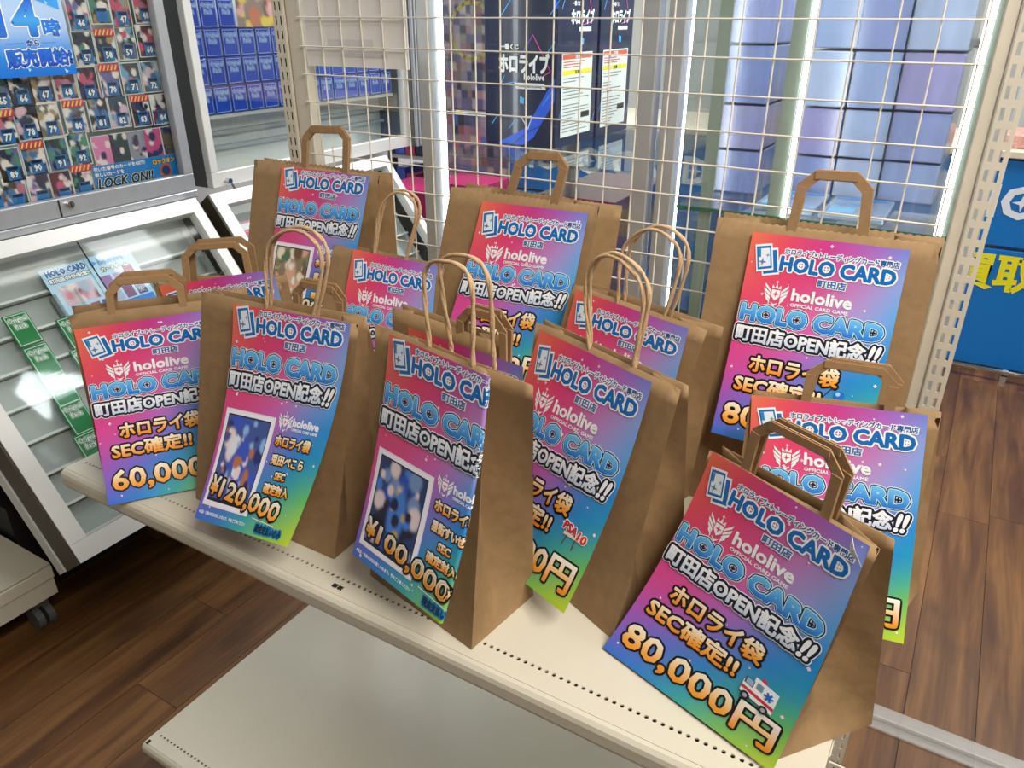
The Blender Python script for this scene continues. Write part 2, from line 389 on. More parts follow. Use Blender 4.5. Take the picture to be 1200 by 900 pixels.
BAGS = {
 'B1': {"c": {"FBL": [0.0639, -0.6107, 0.81], "FBR": [0.2248, -0.407, 0.81], "BBL": [-0.0381, -0.5312, 0.81], "BBR": [0.1225, -0.3267, 0.81], "FTL": [0.0602, -0.5964, 1.0935], "FTR": [0.221, -0.3918, 1.0931], "BTL": [0.0288, -0.5717, 1.0955], "BTR": [0.1896, -0.3671, 1.0951], "PTL": [0.0658, -0.5972, 1.0727], "PTR": [0.1947, -0.4327, 1.0792], "PBL": [0.1414, -0.6552, 0.8135], "PBR": [0.2641, -0.495, 0.8135]}, "h": [[0.096, -0.5509, 1.0855], [0.099, -0.547, 1.137], [0.1596, -0.47, 1.135], [0.1597, -0.4698, 1.0872]], "k": "flat"},
 'B2': {"c": {"FBL": [0.2392, -0.5699, 0.81], "FBR": [0.5314, -0.569, 0.81], "BBL": [0.2389, -0.4824, 0.81], "BBR": [0.5273, -0.4833, 0.81], "FTL": [0.2628, -0.5072, 1.1419], "FTR": [0.555, -0.5007, 1.147], "BTL": [0.2624, -0.4899, 1.1419], "BTR": [0.5512, -0.4794, 1.1508], "PTL": [0.3323, -0.5108, 1.1376], "PTR": [0.5458, -0.5046, 1.1488], "PBL": [0.3373, -0.6414, 0.8548], "PBR": [0.5278, -0.643, 0.8792]}, "h": [[0.3895, -0.5044, 1.145], [0.4073, -0.504, 1.2277], [0.4636, -0.5028, 1.2565], [0.5007, -0.5019, 1.2275], [0.4751, -0.5025, 1.1448]], "k": "twist"},
 'B3': {"c": {"FBL": [0.5978, -0.5692, 0.81], "FBR": [0.7924, -0.6114, 0.81], "BBL": [0.6226, -0.4516, 0.81], "BBR": [0.8089, -0.4892, 0.81], "FTL": [0.6007, -0.5197, 1.1637], "FTR": [0.7895, -0.5623, 1.1616], "BTL": [0.6473, -0.5124, 1.1578], "BTR": [0.8412, -0.5542, 1.155], "PTL": [0.6309, -0.5309, 1.1616], "PTR": [0.7927, -0.5674, 1.1595], "PBL": [0.6038, -0.6044, 0.8741], "PBR": [0.7796, -0.6538, 0.8802]}, "h": [[0.6938, -0.5407, 1.1655], [0.6915, -0.5402, 1.2469], [0.7243, -0.5476, 1.2684], [0.7634, -0.5564, 1.2558], [0.7641, -0.5565, 1.1695]], "k": "twist"},
 'B4': {"c": {"FBL": [0.7262, -0.4199, 0.81], "FBR": [0.932, -0.5084, 0.81], "BBL": [0.7688, -0.3077, 0.81], "BBR": [0.9796, -0.3981, 0.81], "FTL": [0.7227, -0.3371, 1.1303], "FTR": [0.9627, -0.439, 1.1319], "BTL": [0.7274, -0.326, 1.1323], "BTR": [0.9674, -0.428, 1.1339], "PTL": [0.7355, -0.3482, 1.1256], "PTR": [0.9251, -0.4285, 1.1276], "PBL": [0.6583, -0.4172, 0.8135], "PBR": [0.8794, -0.5395, 0.8521]}, "h": [[0.8172, -0.3772, 1.1352], [0.8081, -0.3734, 1.2168], [0.8434, -0.3883, 1.2525], [0.8955, -0.4105, 1.2268], [0.8919, -0.409, 1.1411]], "k": "twist"},
 'B5': {"c": {"FBL": [0.9644, -0.4681, 0.81], "FBR": [1.1466, -0.5763, 0.81], "BBL": [1.0329, -0.3558, 0.81], "BBR": [1.2247, -0.4781, 0.81], "FTL": [1.0006, -0.431, 1.0632], "FTR": [1.19, -0.5378, 1.073], "BTL": [1.0097, -0.4149, 1.0632], "BTR": [1.1994, -0.5167, 1.0732], "PTL": [1.0052, -0.4375, 1.0668], "PTR": [1.1816, -0.5377, 1.0724], "PBL": [0.9287, -0.5292, 0.8135], "PBR": [1.1466, -0.5967, 0.8149]}, "h": [[1.0462, -0.4567, 1.0702], [1.0524, -0.4602, 1.1295], [1.1398, -0.5094, 1.1332], [1.1361, -0.5073, 1.0685]], "k": "flat"},
 'B6': {"c": {"FBL": [-0.0151, -0.3942, 0.81], "FBR": [0.1795, -0.2806, 0.81], "BBL": [-0.0655, -0.3078, 0.81], "BBR": [0.1291, -0.1942, 0.81], "FTL": [-0.0191, -0.3961, 1.0736], "FTR": [0.1752, -0.282, 1.0752], "BTL": [-0.0394, -0.3616, 1.0756], "BTR": [0.155, -0.2475, 1.0772], "PTL": [-0.0084, -0.3944, 1.0702], "PTR": [0.1688, -0.2903, 1.1018], "PBL": [0.0271, -0.3822, 0.816], "PBR": [0.2096, -0.2759, 0.816]}, "h": [[0.0321, -0.366, 1.0831], [0.0357, -0.3639, 1.1371], [0.1263, -0.3107, 1.1448], [0.1279, -0.3097, 1.0989]], "k": "flat"},
 'B7': {"c": {"FBL": [-0.0641, -0.2212, 0.81], "FBR": [0.2525, -0.2118, 0.81], "BBL": [-0.0689, -0.0577, 0.81], "BBR": [0.2477, -0.0484, 0.81], "FTL": [-0.0523, -0.1033, 1.2429], "FTR": [0.2622, -0.0959, 1.2417], "BTL": [-0.0537, -0.0776, 1.2425], "BTR": [0.2656, -0.0662, 1.2403], "PTL": [0.0262, -0.107, 1.2373], "PTR": [0.2427, -0.1016, 1.2378], "PBL": [0.014, -0.2026, 0.9573], "PBR": [0.2188, -0.1989, 0.9615]}, "h": [[0.0772, -0.1002, 1.244], [0.0898, -0.0999, 1.3089], [0.1894, -0.0976, 1.3138], [0.1784, -0.0978, 1.2418]], "k": "flat"},
 'B8': {"c": {"FBL": [0.181, -0.2785, 0.81], "FBR": [0.4357, -0.2772, 0.81], "BBL": [0.1805, -0.1885, 0.81], "BBR": [0.4352, -0.1872, 0.81], "FTL": [0.1777, -0.1438, 1.1121], "FTR": [0.4333, -0.1439, 1.1062], "BTL": [0.1777, -0.1318, 1.1141], "BTR": [0.4333, -0.1319, 1.1082], "PTL": [0.2296, -0.1475, 1.1123], "PTR": [0.4193, -0.1469, 1.1094], "PBL": [0.2315, -0.2763, 0.8433], "PBR": [0.4565, -0.267, 0.8592]}, "h": [[0.2736, -0.1438, 1.1146], [0.2955, -0.1438, 1.1935], [0.3384, -0.1438, 1.2265], [0.3753, -0.1438, 1.2014], [0.346, -0.1438, 1.1112]], "k": "twist"},
 'B9': {"c": {"FBL": [0.2154, -0.4252, 0.81], "FBR": [0.4503, -0.414, 0.81], "BBL": [0.2106, -0.3254, 0.81], "BBR": [0.4455, -0.3141, 0.81], "FTL": [0.2153, -0.3902, 1.0681], "FTR": [0.4471, -0.377, 1.0779], "BTL": [0.2145, -0.3764, 1.0701], "BTR": [0.4463, -0.3632, 1.0799], "PTL": [0.2433, -0.3931, 1.066], "PTR": [0.4515, -0.3825, 1.0656], "PBL": [0.2431, -0.434, 0.816], "PBR": [0.4518, -0.4233, 0.816]}, "h": [[0.3156, -0.3845, 1.081], [0.3201, -0.3843, 1.1294], [0.4065, -0.3793, 1.128], [0.4026, -0.3796, 1.085]], "k": "flat"},
 'B10': {"c": {"FBL": [0.3883, -0.2128, 0.81], "FBR": [0.6769, -0.2188, 0.81], "BBL": [0.3917, -0.0505, 0.81], "BBR": [0.6803, -0.0565, 0.81], "FTL": [0.4238, -0.1041, 1.2385], "FTR": [0.7065, -0.1122, 1.2408], "BTL": [0.4251, -0.0585, 1.2385], "BTR": [0.7195, -0.0566, 1.2315], "PTL": [0.4939, -0.1139, 1.225], "PTR": [0.6903, -0.119, 1.2285], "PBL": [0.4541, -0.2247, 0.9446], "PBR": [0.6782, -0.2143, 0.9564]}, "h": [[0.5413, -0.1075, 1.2402], [0.5624, -0.1081, 1.3027], [0.6436, -0.1104, 1.3059], [0.626, -0.1099, 1.2378]], "k": "flat"},
 'B11': {"c": {"FBL": [0.5278, -0.4169, 0.81], "FBR": [0.7149, -0.4486, 0.81], "BBL": [0.5412, -0.338, 0.81], "BBR": [0.7282, -0.3697, 0.81], "FTL": [0.5309, -0.4049, 1.1355], "FTR": [0.718, -0.4366, 1.1355], "BTL": [0.5339, -0.3875, 1.1375], "BTR": [0.721, -0.4192, 1.1375], "PTL": [0.5658, -0.4156, 1.1178], "PTR": [0.7684, -0.4498, 1.1184], "PBL": [0.5694, -0.4352, 0.8344], "PBR": [0.7727, -0.4696, 0.8349]}, "h": [[0.6568, -0.4262, 1.1172], [0.6588, -0.4266, 1.165], [0.7303, -0.4387, 1.1669], [0.7312, -0.4388, 1.1182]], "k": "flat"},
 'B12': {"c": {"FBL": [0.6398, -0.2358, 0.81], "FBR": [0.8743, -0.2947, 0.81], "BBL": [0.6731, -0.1032, 0.81], "BBR": [0.9076, -0.1621, 0.81], "FTL": [0.6995, -0.1823, 1.1348], "FTR": [0.9298, -0.2448, 1.1287], "BTL": [0.7062, -0.1576, 1.1348], "BTR": [0.9429, -0.2157, 1.1262], "PTL": [0.7093, -0.19, 1.1307], "PTR": [0.9039, -0.2429, 1.1251], "PBL": [0.6611, -0.2431, 0.8615], "PBR": [0.879, -0.2981, 0.8753]}, "h": [[0.7814, -0.2045, 1.1281], [0.7847, -0.2054, 1.206], [0.8282, -0.2172, 1.2434], [0.876, -0.2302, 1.2174], [0.8601, -0.2259, 1.1255]], "k": "twist"},
 'B13': {"c": {"FBL": [0.8802, -0.1582, 0.81], "FBR": [1.1741, -0.1601, 0.81], "BBL": [0.8811, -0.0182, 0.81], "BBR": [1.1749, -0.0201, 0.81], "FTL": [0.8775, -0.0742, 1.237], "FTR": [1.1711, -0.0758, 1.2384], "BTL": [0.8777, -0.0442, 1.239], "BTR": [1.1712, -0.0458, 1.2404], "PTL": [0.932, -0.0811, 1.2244], "PTR": [1.1363, -0.0819, 1.227], "PBL": [0.9335, -0.1747, 0.9424], "PBR": [1.1433, -0.1754, 0.9454]}, "h": [[0.9829, -0.0748, 1.2381], [0.9888, -0.0748, 1.3087], [1.0689, -0.0753, 1.3109], [1.0747, -0.0753, 1.2409]], "k": "flat"},
 'B14': {"c": {"FBL": [1.0116, -0.3149, 0.81], "FBR": [1.2245, -0.3134, 0.81], "BBL": [1.0109, -0.2215, 0.81], "BBR": [1.2449, -0.2229, 0.81], "FTL": [0.9984, -0.2497, 1.0541], "FTR": [1.2166, -0.2383, 1.0749], "BTL": [0.9978, -0.2377, 1.0561], "BTR": [1.2159, -0.2263, 1.0769], "PTL": [1.0004, -0.2535, 1.055], "PTR": [1.203, -0.2424, 1.0764], "PBL": [1.0442, -0.3616, 0.8135], "PBR": [1.2398, -0.3352, 0.8135]}, "h": [[1.0655, -0.2462, 1.0626], [1.0665, -0.2461, 1.1139], [1.1593, -0.2413, 1.1179], [1.161, -0.2412, 1.0667]], "k": "flat"},
}
# ------------------------------------------------------------------ the room shell
b = MB(); b.box((-1.9, -3.2, -.12), (4.0, 4.6, -.006)); floor = struct(b, 'floor', M['wood'])
_planks = {}
PW = .15
k = -22
while True:
    x0 = 1.325+PW*k; k += 1
    if x0 > 2.9: break
    if x0 < -1.9: continue
    rr = random.Random(k*7+3); y = -1.6-rr.random()*1.2
    while y < 4.5:
        L = 1.22; y1 = min(y+L, 4.55)
        key = round(y1-y, 3)
        if key not in _planks:
            mb = MB(); g = .0007; mb.box((g, g, -.006), (PW-g, key-g, 0)); o = mb.build('plank', M['wood']); _planks[key] = o.data; o.location = (x0, y, 0)
        else:
            o = bpy.data.objects.new('plank', _planks[key]); COL.objects.link(o); o.location = (x0, y, 0)
        o.parent = floor; y = y1
def wallbox(name, a, b_, m='wall'):
    mb = MB(); mb.box(a, b_); return struct(mb, name, M[m])
wallbox('wall_left', (-2.0, -3.2, 0), (-1.9, 4.6, 2.7))
wallbox('wall_right', (4.0, -3.2, 0), (4.1, 4.6, 2.7))
wallbox('wall_back', (-2.0, 4.6, 0), (4.1, 4.7, 2.7))
wallbox('wall_front', (-2.0, -3.3, 0), (4.1, -3.2, 2.7))
wallbox('ceiling', (-2.0, -3.3, 2.7), (4.1, 4.7, 2.8), 'ceiling')
for i, (x, y0, y1) in enumerate([(.20, -.35, .95), (.20, 1.12, 2.0), (1.7, -1.0, .4), (1.7, 1.3, 2.5)]):
    t = thing('ceiling_lamp', ['white tube lamp on the ceiling above the slanted case', 'white tube lamp on the ceiling beyond the first tube', 'white tube lamp on the ceiling over the paper bags', 'white tube lamp on the ceiling over the right aisle'][i], 'lamp', (x, y0, 2.52))
    mb = MB(); mb.box((x-.03, y0, 2.535), (x+.03, y1, 2.70)); part(mb, 'housing', M['white'], t)
    mb = MB(); mb.cyl((x, y0+.01, 2.52), (x, y1-.01, 2.52), .016); part(mb, 'tube', M['tube'], t)

# ------------------------------------------------------------------ gondola: uprights, net, shelf, base deck
def slotted_post(x0, x1, z0, z1, y, label, step=.0252, zref=1.4585, h=.0155):
    """front plate with two columns of open slots, sides and lips"""
    t = thing('slotted_post', label, 'post', ((x0+x1)/2, y+.02, z0))
    w = x1-x0; c = [x0, x0+w*.17, x0+w*.36, x0+w*.62, x0+w*.81, x1]
    zs = [z0]; n0 = math.ceil((z0-zref)/step)
    k = n0
    while zref+step*k+h < z1:
        zs += [zref+step*k, zref+step*k+h]; k += 1
    zs.append(z1)
    mb = MB(); d = .002
    def slab(xa, xb, za, zb): mb.box((xa, y, za), (xb, y+d, zb))
    slab(c[0], c[1], z0, z1); slab(c[2], c[3], z0, z1); slab(c[4], c[5], z0, z1)
    for j in range(0, len(zs)-1, 2):
        slab(c[1], c[2], zs[j], zs[j+1]); slab(c[3], c[4], zs[j], zs[j+1])
    part(mb, 'slotted_face', M['enamel_grey'], t)
    mb = MB(); mb.box((x0-.001, y+.001, z0), (x0+.0012, y+.045, z1)); mb.box((x1-.0012, y+.001, z0), (x1+.001, y+.045, z1))
    part(mb, 'side_plate', M['enamel_grey'], t)
    if x0 < 0: mb = MB(); mb.box((x0+.002, y+.006, z0), (x1-.002, y+.008, z1)); part(mb, 'slot_shade_back', M['hole'], t)  # dark backing added so the left slots look shaded inside
    mb = MB(); mb.box((x0-.001, y-.03, z0-.005), (x1+.001, y+.05, z0+.0), bev=.001); part(mb, 'foot_plate', M['enamel_grey'], t)
    return t
slotted_post(-.062, -.034, .006, 1.98, 0, 'slotted cream steel post at the left end of the wire net')
slotted_post(1.191, 1.217, .006, 1.98, 0, 'slotted cream steel post at the right end, before the blue panels')
for nm, xa, xb, lb in (('frame_strip', -.031, .004, 'smooth cream strip beside the left slotted post'), ('frame_strip', 1.172, 1.189, 'smooth cream strip beside the right slotted post')):
    t = thing(nm, lb, 'frame', ((xa+xb)/2, .02, .01)); mb = MB(); mb.box((xa, .004, .01), (xb, .03, 1.98), bev=.002); part(mb, 'face', M['enamel_grey'], t)
    mb = MB(); mb.box((xa+.002, .031, .3), (xb-.002, .036, 1.9)); part(mb, 'rear_lip', M['enamel_grey'], t)

net = thing('wire_net', 'white wire grid net hung between the two posts', 'net', (.585, 0, .84))
hw = MB(); hw.cyl((-.5810, 0, 0), (.581, 0, 0), .0014, 6)
hd = hw.build('wire', M['wire'], net); hd.location = (0, -.0015, 0)
first = True
for i in range(0, 22):
    z = 1.4998-.05*(i-5)-.84+0
    z = 1.5-.84+.25-.0505*i
    if z < .02: break
    o = hd if first else bpy.data.objects.new('wire', hd.data)
    if not first: COL.objects.link(o); o.parent = net
    o.location = (0, -.0017, z-.0); first = False
vw = MB(); vw.cyl((0, 0, 0), (0, 0, .93), .0014, 6); vd = vw.build('wire', M['wire'], net, None)
for i in range(24):
    o = vd if i == 0 else bpy.data.objects.new('wire', vd.data)
    if i: COL.objects.link(o); o.parent = net
    o.location = (-.585+.01+.05*i*.998, .0017, 0)

def shelf_front(mb, x0, x1, y0, z, h):
    """rounded front lip swept along x"""
    prof = [(0, 0), (-.004, -.0015), (-.008, -.006), (-.0095, -.012), (-.0095, -h*.62), (-.006, -h*.8), (.002, -h), (.010, -h), (.010, -.003)]
    vs = []
    for x in (x0, x1):
        vs += [(x, y0+p, z+q) for p, q in prof]
    n = len(prof); fs = [(i, (i+1) % n, n+(i+1) % n, n+i) for i in range(n)]
    fs += [tuple(range(n))[::-1], tuple(range(n, 2*n))]
    mb.add(vs, fs)
def perforated_row(mb, x0, x1, yc, z, pitch, r=.0026):
    """strip of plate with one row of real round holes"""
    n = int((x1-x0)/pitch); p = (x1-x0)/n; h = pitch*.62
    for i in range(n):
        xa = x0+i*p; xm = xa+p/2
        sq = [(xa, yc-h), (xm, yc-h), (xa+p, yc-h), (xa+p, yc), (xa+p, yc+h), (xm, yc+h), (xa, yc+h), (xa, yc)]
        an = [-135, -90, -45, 0, 45, 90, 135, 180]
        c = [(xm+r*math.cos(math.radians(a)), yc+r*math.sin(math.radians(a))) for a in an]
        vs = [(a, b_, z) for a, b_ in sq]+[(a, b_, z) for a, b_ in c]+[(a, b_, z-.0022) for a, b_ in c]
        fs = [(k_, (k_+1) % 8, 8+(k_+1) % 8, 8+k_) for k_ in range(8)]+[(8+k_, 8+(k_+1) % 8, 16+(k_+1) % 8, 16+k_) for k_ in range(8)]
        mb.add(vs, fs)
    return h
SX0, SX1, SY0, SZ = -.03, 1.192, -.622, .81
def deck(name, label, cat, x0, x1, y0, y1, z, yc, h, pitch, under, extra=None):
    t = thing(name, label, cat, ((x0+x1)/2, (y0+y1)/2, under))
    mb = MB(); hh = perforated_row(mb, x0+.012, x1-.004, yc, z, pitch)
    part(mb, 'perforated_strip', M['enamel'], t)
    mb = MB(); mb.box((x0, y0, z-.0025), (x1, yc-hh, z)); mb.box((x0, yc+hh, z-.0025), (x1, y1, z)); mb.box((x0, yc-hh, z-.0025), (x0+.012, yc+hh, z)); mb.box((x1-.004, yc-hh, z-.0025), (x1, yc+hh, z))
    part(mb, 'deck_plate', M['enamel'], t)
    mb = MB(); mb.box((x0+.012, yc-hh, z-.006), (x1-.004, yc+hh, z-.0045)); part(mb, 'backing_strip', M['hole'], t)
    mb = MB(); shelf_front(mb, x0, x1, y0-.0006, z-.0008, h); part(mb, 'front_lip', M['enamel'], t)
    for xx in (x0, x1-.002):
        mb = MB(); mb.box((xx, y0+.011, z-h), (xx+.002, y1, z-.0026)); part(mb, 'side_flange', M['enamel'], t)
    for xx in (x0+.25, (x0+x1)/2, x1-.25):
        mb = MB(); mb.box((xx-.02, y0+.012, z-.016), (xx+.02, y1-.01, z-.0065)); part(mb, 'stiffener', M['enamel'], t)
    return t
sh = deck('shelf', 'cream metal shelf with a row of holes carrying all the paper bags', 'shelf', SX0, SX1, SY0, -.012, SZ, SY0+.028, .042, .0095, SZ-.042)
# slotted bracket on the right end of the shelf
mb = MB()
for j in range(12):
    z = SZ-.02-.0128*j
    mb.box((SX1+.002, SY0+.09, z-.004), (SX1+.018, SY0+.0925, z)); mb.box((SX1+.002, SY0+.09, z-.0128), (SX1+.0065, SY0+.0925, z-.004)); mb.box((SX1+.0125, SY0+.09, z-.0128), (SX1+.018, SY0+.0925, z-.004))
part(mb, 'slotted_bracket', M['enamel_grey'], sh)
mb = MB(); mb.box((SX1+.002, SY0+.0935, SZ-.172), (SX1+.018, SY0+.0955, SZ-.022)); part(mb, 'bracket_core', M['hole'], sh)
mb = MB(); mb.box((SX1+.0005, SY0+.09, SZ-.16), (SX1+.002, -.015, SZ-.012)); part(mb, 'bracket_arm', M['enamel_grey'], sh)
# tiny stamped mark on the shelf edge
fl = Flat(); fl.text('棚', 0, 0, 8, 7, [(.5, flatc(35, 32, 30))]); fl.text('板', 9.5, 0, 18, 7, [(.5, flatc(35, 32, 30))])
fl.emit(plane_map((.566, SY0+.016, SZ), (1, 0, 0), (0, -1, 0), (0, 0, 1)), 'stamped_mark', M['ink'], sh, sh.location)
bd = deck('base_deck', 'empty cream base shelf near the floor with front row of holes', 'shelf', SX0, SX1, SY0-.004, -.012, .145, SY0+.022, .030, .0105, .0)
mb = MB(); mb.box((SX0+.03, SY0+.06, 0), (SX1-.03, SY0+.075, .115)); mb.box((SX0+.03, -.03, 0), (SX1-.03, -.015, .115)); part(mb, 'kick_board', M['enamel'], bd)
mb = MB(); mb.box((SX0+.004, SY0-.006, .1445), (SX0+.011, SY0+.004, .1452)); part(mb, 'corner_mark', M['black'], bd)

# ------------------------------------------------------------------ paper bags
def V3(a): return np.array(a, float)
def lerp(a, b_, t): return a*(1-t)+b_*t
def bag_body(c, seed, serr, base):
    r = np.random.RandomState(seed); ph = r.rand(12)*6.28
    NU = 56 if serr else 14; NV = 16; NS = 6
    cc = {k: V3(c[k]) for k in ('FBL', 'FBR', 'BBL', 'BBR', 'FTL', 'FTR', 'BTL', 'BTR')}
    right = lerp(cc['FBR'], cc['BBR'], .5)-lerp(cc['FBL'], cc['BBL'], .5); right /= np.linalg.norm(right)
    nf = np.cross(cc['FTR']-cc['FTL'], cc['FBL']-cc['FTL']); nf /= np.linalg.norm(nf)
    if nf[1] > 0: nf = -nf
    rows = []
    for j in range(NV+1):
        t = j/NV
        fl_, fr_, bl_, br_ = [lerp(cc[a], cc[b_], t) for a, b_ in (('FBL', 'FTL'), ('FBR', 'FTR'), ('BBL', 'BTL'), ('BBR', 'BTR'))]
        fade = min(1, t*6)*min(1, (1-t)*5)
        D0r = np.linalg.norm(cc['FBR']-cc['BBR']); D0l = np.linalg.norm(cc['FBL']-cc['BBL'])
        dr, dl = np.linalg.norm(fr_-br_), np.linalg.norm(fl_-bl_)
        gr = .85*math.sqrt(max(0, (D0r/2)**2-(dr/2)**2)); gl = .85*math.sqrt(max(0, (D0l/2)**2-(dl/2)**2))
        row = []
        for i in range(NU+1):
            s = i/NU; p = lerp(fl_, fr_, s)
            w = fade*math.sin(math.pi*s)*(.0025+.0018*math.sin(5*s+ph[0]+4*t)+.0012*math.sin(11*t+ph[1]+3*s))
            p = p-nf*w
            if j == NV: p = p-nf*(.0035*math.sin(math.pi*s)**.5)*(1+.5*math.sin(7*s+ph[2]))
            if j == NV and serr and i % 2: p = p-np.array([0, 0, .0022])
            row.append(p)
        def side(F_, B_, g, out, q, pr_):
            mid = (F_+B_)/2-out*g; o = []
            for i in range(1, NS*2):
                s = i/(NS*2)
                p = lerp(F_, mid, s*2) if s <= .5 else lerp(mid, B_, s*2-1)
                p = p+out*fade*.0022*math.sin(9*t+ph[q]+5*s)+out*fade*.0016*math.sin(23*t+ph[q+1]+9*s)
                # the folded triangle near the bottom
                tz = abs(s-.5)*2; k_ = .24*(1-tz)
                if t < .5: p = p+out*.003*math.exp(-((t-.16-k_)/.03)**2)
                o.append(p)
            return o
        row += side(fr_, br_, gr, right, 3, 0)
        NB = NU if serr else 10
        for i in range(NB+1):
            p = lerp(br_, bl_, i/NB)
            if j == NV and serr and i % 2: p = p-np.array([0, 0, .0022])
            row.append(p+nf*0)
        row += side(bl_, fl_, gl, -right, 6, 0)
        rows.append(row)
    n = len(rows[0]); mb = MB(); mb.v = [tuple(p-base) for r_ in rows for p in r_]; mb.c = [(1, 1, 1)]*len(mb.v)
    mb.f = [(j*n+i, j*n+(i+1) % n, (j+1)*n+(i+1) % n, (j+1)*n+i) for j in range(NV) for i in range(n)]
    mb.f.append(tuple(range(n))[::-1]); mb.mi = [0]*len(mb.f)
    return mb, nf, right
def catmull(P, n=8):
    P = [P[0]*2-P[1]]+P+[P[-1]*2-P[-2]]; out = []
    for i in range(1, len(P)-2):
        for k in range(n):
            t = k/n; a, b_, c, d = P[i-1:i+3]
            out.append(.5*((2*b_)+(-a+c)*t+(2*a-5*b_+4*c-d)*t*t+(-a+3*b_-3*c+d)*t**3))
    out.append(P[-2]); return out
def flat_handle(P, w, thick, nrm):
    """folded paper strip: legs, cut corners, top bar; P = BL TL TR BR centre line"""
    bl, tl, tr, br = P; ch = .30
    a1 = lerp(tl, bl, ch*.9*min(1, .017/np.linalg.norm(tl-bl)/.27)); a2 = lerp(tl, tr, .017/np.linalg.norm(tr-tl))
    b1 = lerp(tr, tl, .017/np.linalg.norm(tr-tl)); b2 = lerp(tr, br, .017/np.linalg.norm(tr-br))
    a1 = lerp(tl, bl, .017/np.linalg.norm(tl-bl))
    dn0 = (bl-tl)/np.linalg.norm(bl-tl); dn1 = (br-tr)/np.linalg.norm(br-tr)
    line = [bl+dn0*.035, a1, a2, b1, b2, br+dn1*.035]
    mb = MB()
    def strip(p, q, w0, lift=0, e0=0, e1=0):
        d = (q-p)/np.linalg.norm(q-p); s = np.cross(d, nrm); s /= np.linalg.norm(s)
        p = p-d*e0; q = q+d*e1; o = p-s*w0/2+nrm*(-thick/2+lift)
        mb.obox(o, q-p, s*w0, nrm*thick)
    def miter():
        m = len(line); L_ = []; R_ = []
        for i in range(m):
            d0 = line[i]-line[i-1] if i else line[1]-line[0]; d1 = line[i+1]-line[i] if i < m-1 else line[-1]-line[-2]
            d0 = d0/np.linalg.norm(d0); d1 = d1/np.linalg.norm(d1); s0 = np.cross(d0, nrm); s1 = np.cross(d1, nrm); s = s0+s1; s /= np.linalg.norm(s)
            kk = 1/max(.5, s@s0); L_.append(line[i]-s*w/2*kk); R_.append(line[i]+s*w/2*kk)
        vs = []
        for i in range(m):
            for sg in (1, -1): vs += [L_[i]+nrm*sg*thick/2, R_[i]+nrm*sg*thick/2]
        fs = []
        for i in range(m-1):
            a = i*4; b_ = a+4
            fs += [(a, a+1, b_+1, b_), (a+2, b_+2, b_+3, a+3), (a, b_, b_+2, a+2), (a+1, a+3, b_+3, b_+1)]
        fs += [(0, 2, 3, 1), (4*m-4, 4*m-3, 4*m-1, 4*m-2)]
        mb.add(vs, fs)
    miter()
    # folded-over layers: a second layer on each leg, ending at the cut corners
    strip(line[0], a1, w*.98, thick*.9); strip(b2, line[5], w*.98, thick*.9)
    strip(a2, b1, w*.80, thick*.9, .004, .004)
    return mb

PCOL = np.array([[hx(*c) for c in row] for row in [
    [(244, 122, 88), (234, 76, 100), (206, 62, 146), (176, 92, 190), (118, 136, 220)],
    [(240, 102, 92), (230, 64, 106), (214, 62, 130), (198, 118, 188), (138, 170, 232)],
    [(232, 72, 110), (230, 70, 120), (222, 100, 162), (170, 160, 220), (84, 170, 234)],
    [(226, 72, 138), (228, 80, 146), (204, 104, 190), (90, 140, 216), (30, 144, 220)],
    [(222, 78, 156), (206, 84, 170), (128, 116, 206), (26, 132, 212), (30, 156, 196)],
    [(170, 90, 190), (110, 110, 208), (44, 134, 212), (50, 164, 166), (100, 194, 100)],
    [(54, 112, 212), (40, 132, 212), (62, 176, 162), (140, 204, 60), (200, 222, 44)]]])
def poster_bg(uv, W=210, H=297):
    u = np.clip(uv[:, 0]/W, 0, .9999)*4; v = np.clip(uv[:, 1]/H, 0, .9999); ks = np.array([0, .15, .35, .5, .65, .8, 1])
    j = np.searchsorted(ks, v, 'right')-1; j = np.clip(j, 0, 5); fv = ((v-ks[j])/(ks[j+1]-ks[j]))[:, None]; i = u.astype(int); fu = (u-i)[:, None]
    a = PCOL[j, i]*(1-fu)+PCOL[j, i+1]*fu; b_ = PCOL[j+1, i]*(1-fu)+PCOL[j+1, i+1]*fu
    return a*(1-fv)+b_*fv
WHITE = flatc(250, 250, 252); NAVY = flatc(8, 24, 44); BLACK = flatc(14, 10, 8); HB = flatc(0, 112, 186)
def shop_logo(fl, u=0, v=0):
    for k_, (du, dv) in enumerate([(9, 5), (0, 0)]):
        q = [(10+du+u, 20+dv+v), (30+du+u, 16+dv+v), (37+du+u, 47+dv+v), (17+du+u, 52+dv+v)]
        c = np.mean(q, 0); qq = np.array(q)
        fl.poly(c+(qq-c)*1.18, 1+k_*3, WHITE); fl.poly(qq, 2+k_*3, flatc(16, 112, 186))
        fl.poly(c+(qq-c)*.80, 3+k_*3, flatc(236, 244, 250) if k_ == 1 else flatc(16, 112, 186))
    fl.star(22+u, 40+v, 6, 8, flatc(90, 130, 180)); fl.star(28+u, 30+v, 3.5, 8, flatc(120, 160, 200)); fl.poly([(12.5+u, 23+v), (17+u, 22+v), (19+u, 34+v), (15+u, 34+v)], 8, flatc(40, 140, 200))
def poster_top(fl, d=0):
    shop_logo(fl, 0, d)
    fl.text('ホロライブ×トレーディングカード専門店', 51, 17+d, 201, 25.5+d, [(1.5, WHITE), (.28, flatc(0, 92, 160))], caps=False)
    fl.text('HOLO CARD', 48, 29+d, 199, 48+d, [(3.4, WHITE), (1.35, flatc(0, 108, 186))], base=3, stars=(255, 255, 255))
    fl.text('町田店', 103, 54+d, 140, 64+d, [(1.6, WHITE), (.5, flatc(60, 110, 170))], base=3)
